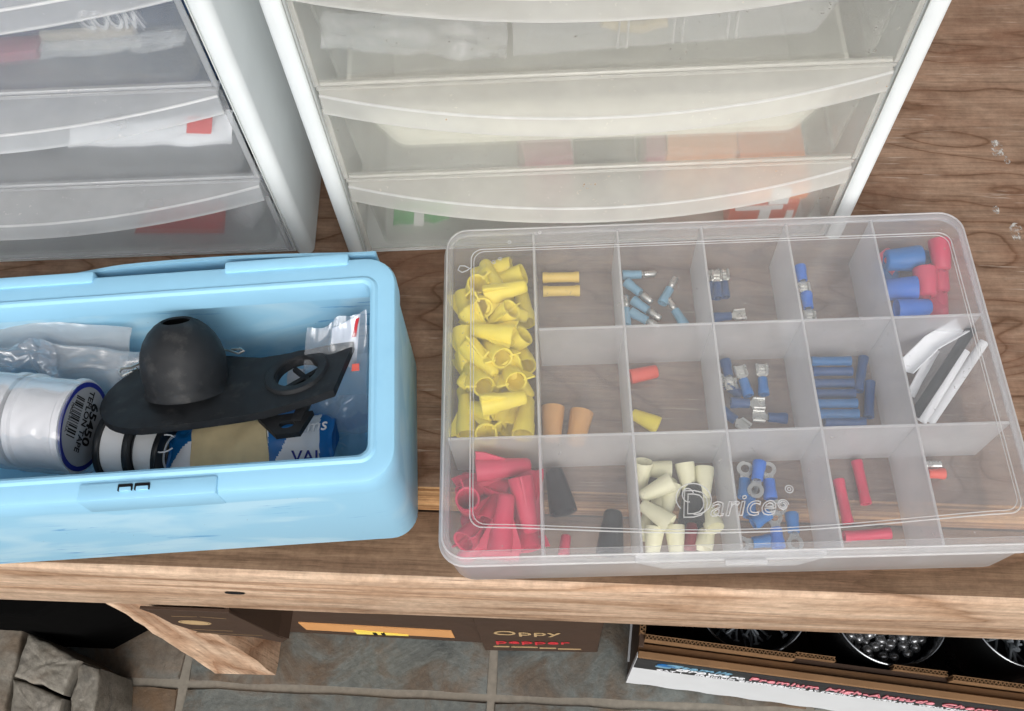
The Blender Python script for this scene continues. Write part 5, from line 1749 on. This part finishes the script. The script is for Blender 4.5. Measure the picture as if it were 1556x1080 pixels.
obj('bottom_panel', bm, MAT['brownbox'], ch)
def chf(x, z, off=-.0042): return Matrix.Translation((x, off, z)) @ UPR
bz = CHh - .006 - bandh
text('printed_word', 'Premium High-Altitude Cherries', .0155, MAT['redink'], front, chf(.0785, bz + .0165), 'LEFT', sx=.80, ext=.0002, spacing=1.06)
text('printed_word', 'Premium High-Altitude Cherries', .0155, MAT['pinkpr'], front, chf(.0785, bz + .0165, -.0046), 'LEFT', sx=.80, spacing=1.06, outline=.00032)
text('printed_word', 'CAT 1    PREMIUM CHERRIES', .0068, MAT['paper'], front, chf(.016, bz + .0035), 'LEFT', sx=1.02, ext=.0002)
text('printed_word', 'DISTRIBUTED BY STEMILT GROWERS LLC  WENATCHEE, WA  98807', .0068, MAT['paper'], front, chf(.0850, bz + .0035), 'LEFT', sx=.86, ext=.0002)
text('printed_word', 'Stemilt', .0130, MAT['blueL'], front, chf(.0240, bz + .0225), 'LEFT', shear=.3, sx=1.1, ext=.0003)
text('printed_word', 'Growers', .0120, MAT['paper'], front, chf(.0270, bz + .0125), 'LEFT', shear=.3, sx=1.1, ext=.0003)
for x, z, r, m in ((.0215, .026, .0058, 'blueM'), (.0195, .020, .0048, 'blueL'), (.0260, .0285, .0045, 'blueL')):
    bm = B()
    lathe(bm, [(0, r), (.0005, r)], 20, chf(x, bz + z, -.0039) @ Matrix.Diagonal((1.15, .7, 1, 1)))
    obj('logo_blob', bm, MAT[m], front)
bm = B()
prism(bm, [(.176, bz - .0105), (.182, bz - .002), (.228, bz - .003), (.246, bz - .012), (.21, bz - .013)], .0006, .0012, 0, UPR)
yt = obj('yellow_tape', bm, MAT['yellowpaper'], front)
for x in (.196, .226):
    bm = B()
    tube(bm, [chf(x, bz - .006, -.0014) @ Vector(p) for p in ((-.003, .002, 0), (.001, 0, 0), (.004, .001, 0), (0, -.0015, 0))], .0004, 6)
    obj('pen_mark', bm, MAT['ink'], yt)

# cans in the tray
RIM = -.215
def can(label, px, py, R, fill, seed):
    P = at(px, py, RIM)
    P.y += 0
    root = empty('tin_can', (P.x, P.y, FZ + .005), 0, label, 'can', 'open tin cans in the cherry carton')
    h = RIM - FZ - .005
    bm = B()
    lathe(bm, [(0, R - .001), (.0015, R), (h * .3, R), (h * .31, R - .0006), (h * .36, R), (h - .003, R), (h - .0026, R + .0006), (h - .0004, R + .0008), (h, R + .0002), (h - .0004, R - .0006), (h - .003, R - .0012), (.003, R - .0012), (.0028, .0005), (0, .0005)], 56)
    obj('can_body', bm, MAT['tin'], root, sharp=40)
    return root, P, h
rnd = random.Random(5)
R = .0385
can2, P2, h2 = can('tin can of round metal beads in the middle of the cherry carton', 1352, 985 - 62, R, 'bead', 1)
can1, P1, h1 = can('tin can of dark nails nearest the carton end', 1143, 985 - 78, R, 'nail', 2)
can3, P3, h3 = can('tin can of long nails cut by the frame edge', 1561, 985 - 58, R, 'nail', 3)
bm = B()
bmesh.ops.create_uvsphere(bm, u_segments=14, v_segments=9, radius=.0037)
for v in bm.verts: v.co += mnoise.noise_vector(v.co * 300) * .0004
beadm = mesh('metal_bead', bm, MAT['bead'])
placed = []
for k in range(3000):
    if len(placed) >= 190: break
    a, rr = rnd.random() * 2 * math.pi, (R - .007) * math.sqrt(rnd.random())
    x, y = P2.x + rr * math.cos(a), P2.y + rr * math.sin(a)
    z = RIM - .024 + rnd.random() * .012
    if all((x - q[0]) ** 2 + (y - q[1]) ** 2 + (z - q[2]) ** 2 >.0058 ** 2 for q in placed): placed.append((x, y, z))
for x, y, z in placed:
    o = obj('metal_bead', beadm, None)
    o.location = (x, y, z)
    o.rotation_euler = (rnd.random() * 6, rnd.random() * 6, 0)
    fin(o, 'round grey metal bead in the middle tin can', 'bead', 'beads in the middle tin can')
bm = B()
lathe(bm, [(0, .0003), (.0012, .0009), (.05, .0009), (.0500, .0024), (.0512, .0024)], 8)
nailm = mesh('nail', bm, MAT['nail'])
for P, lab, gr in ((P1, 'dark nail in the tin can nearest the carton end', 'nails in the end can'), (P3, 'long grey nail in the tin can cut by the frame', 'nails in the can at the frame edge')):
    for k in range(46):
        a = rnd.random() * math.pi * 2
        rr = .012 * math.sqrt(rnd.random())
        a2 = rnd.random() * math.pi * 2
        z = RIM - .045 + k * .0008
        o = obj('nail', nailm, None)
        dr = Vector((math.cos(a), math.sin(a), rnd.uniform(-.25, .25))).normalized()
        M = dr.to_track_quat('Z', 'Y').to_matrix().to_4x4()
        M.translation = Vector((P.x + rr * math.cos(a2), P.y + rr * math.sin(a2), z)) - dr * .0255
        o.matrix_world = M
        fin(o, lab, 'nail', gr)
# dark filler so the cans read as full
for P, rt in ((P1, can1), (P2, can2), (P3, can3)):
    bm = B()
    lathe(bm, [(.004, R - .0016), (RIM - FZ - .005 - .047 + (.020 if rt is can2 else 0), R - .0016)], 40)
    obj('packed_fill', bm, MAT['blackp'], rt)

# stone pier and an added black block in place of deep shade
st = empty('stone_pier', (-.33, -.2, FZ), 0, 'low pier of rough split stone slabs beside the bench leg', 'stone pier')
def stone(px, z, dep, seed, mat='stone'):
    P = [at(x, y, z) for x, y in px]
    bm = B()
    n = 14
    c = sum(P, Vector()) / len(P)
    pts = []
    for k in range(len(P)):
        for s in range(n):
            p = P[k].lerp(P[(k + 1) % len(P)], s / n)
            q = mnoise.noise_vector(Vector((p.x * 90, p.y * 90, seed)))
            pts.append(p + Vector((q.x, q.y, q.z * .6)) * .0022)
    loops = []
    for f, zz in ((1.0, -dep), (1.005, -.02), (1.0, -.004), (.99, -.0012), (.965, -.0002), (.9, .0004), (.78, .001), (.68, .001), (.56, .0013), (.44, .0014), (.32, .0013), (.2, .0012), (.1, .001), (.03, .001)):
        L_ = []
        for p in pts:
            q = c.lerp(p, f)
            q = Vector((q.x, q.y, z + zz + (.0013 * mnoise.noise(Vector((q.x * 70, q.y * 70, seed))) + .0011 * mnoise.noise(Vector((q.x * 220, q.y * 220, seed))) + .0006 * mnoise.noise(Vector((q.x * 480, q.y * 480, seed))) if zz > -.003 else 0)))
            L_.append(q - Vector(st.location))
        loops.append(L_)
    loft(bm, loops)
    obj('stone', bm, MAT[mat], st, sharp=60)
SZ = -.262
dz = SZ - FZ - .001
stone([(-90, 920), (37, 952), (5, 1085), (-90, 1085)], SZ, dz, 1)
stone([(42, 960), (120, 1002), (96, 1055), (22, 1026)], SZ + .004, dz + .004, 2)
stone([(20, 1031), (94, 1060), (88, 1120), (8, 1120)], SZ + .001, dz + .001, 3)
stone([(120, 1006), (152, 1014), (138, 1120), (99, 1120)], SZ - .004, dz - .004, 4)
stone([(154, 1030), (192, 1043), (180, 1120), (141, 1120)], FZ + .006, .006, 5, 'slate')
bk = empty('shade_block', (-.40, -.06, FZ), 0, 'added black block standing in for the deep shade between stone pier and bench leg', 'shade block')
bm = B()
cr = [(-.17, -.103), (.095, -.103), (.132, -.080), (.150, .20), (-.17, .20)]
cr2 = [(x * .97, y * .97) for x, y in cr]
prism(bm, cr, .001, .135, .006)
obj('shade_block_body', bm, MAT['shade_black'], bk)
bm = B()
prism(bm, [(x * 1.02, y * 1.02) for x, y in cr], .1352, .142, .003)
obj('shade_block_top', bm, MAT['shade_black'], bk)
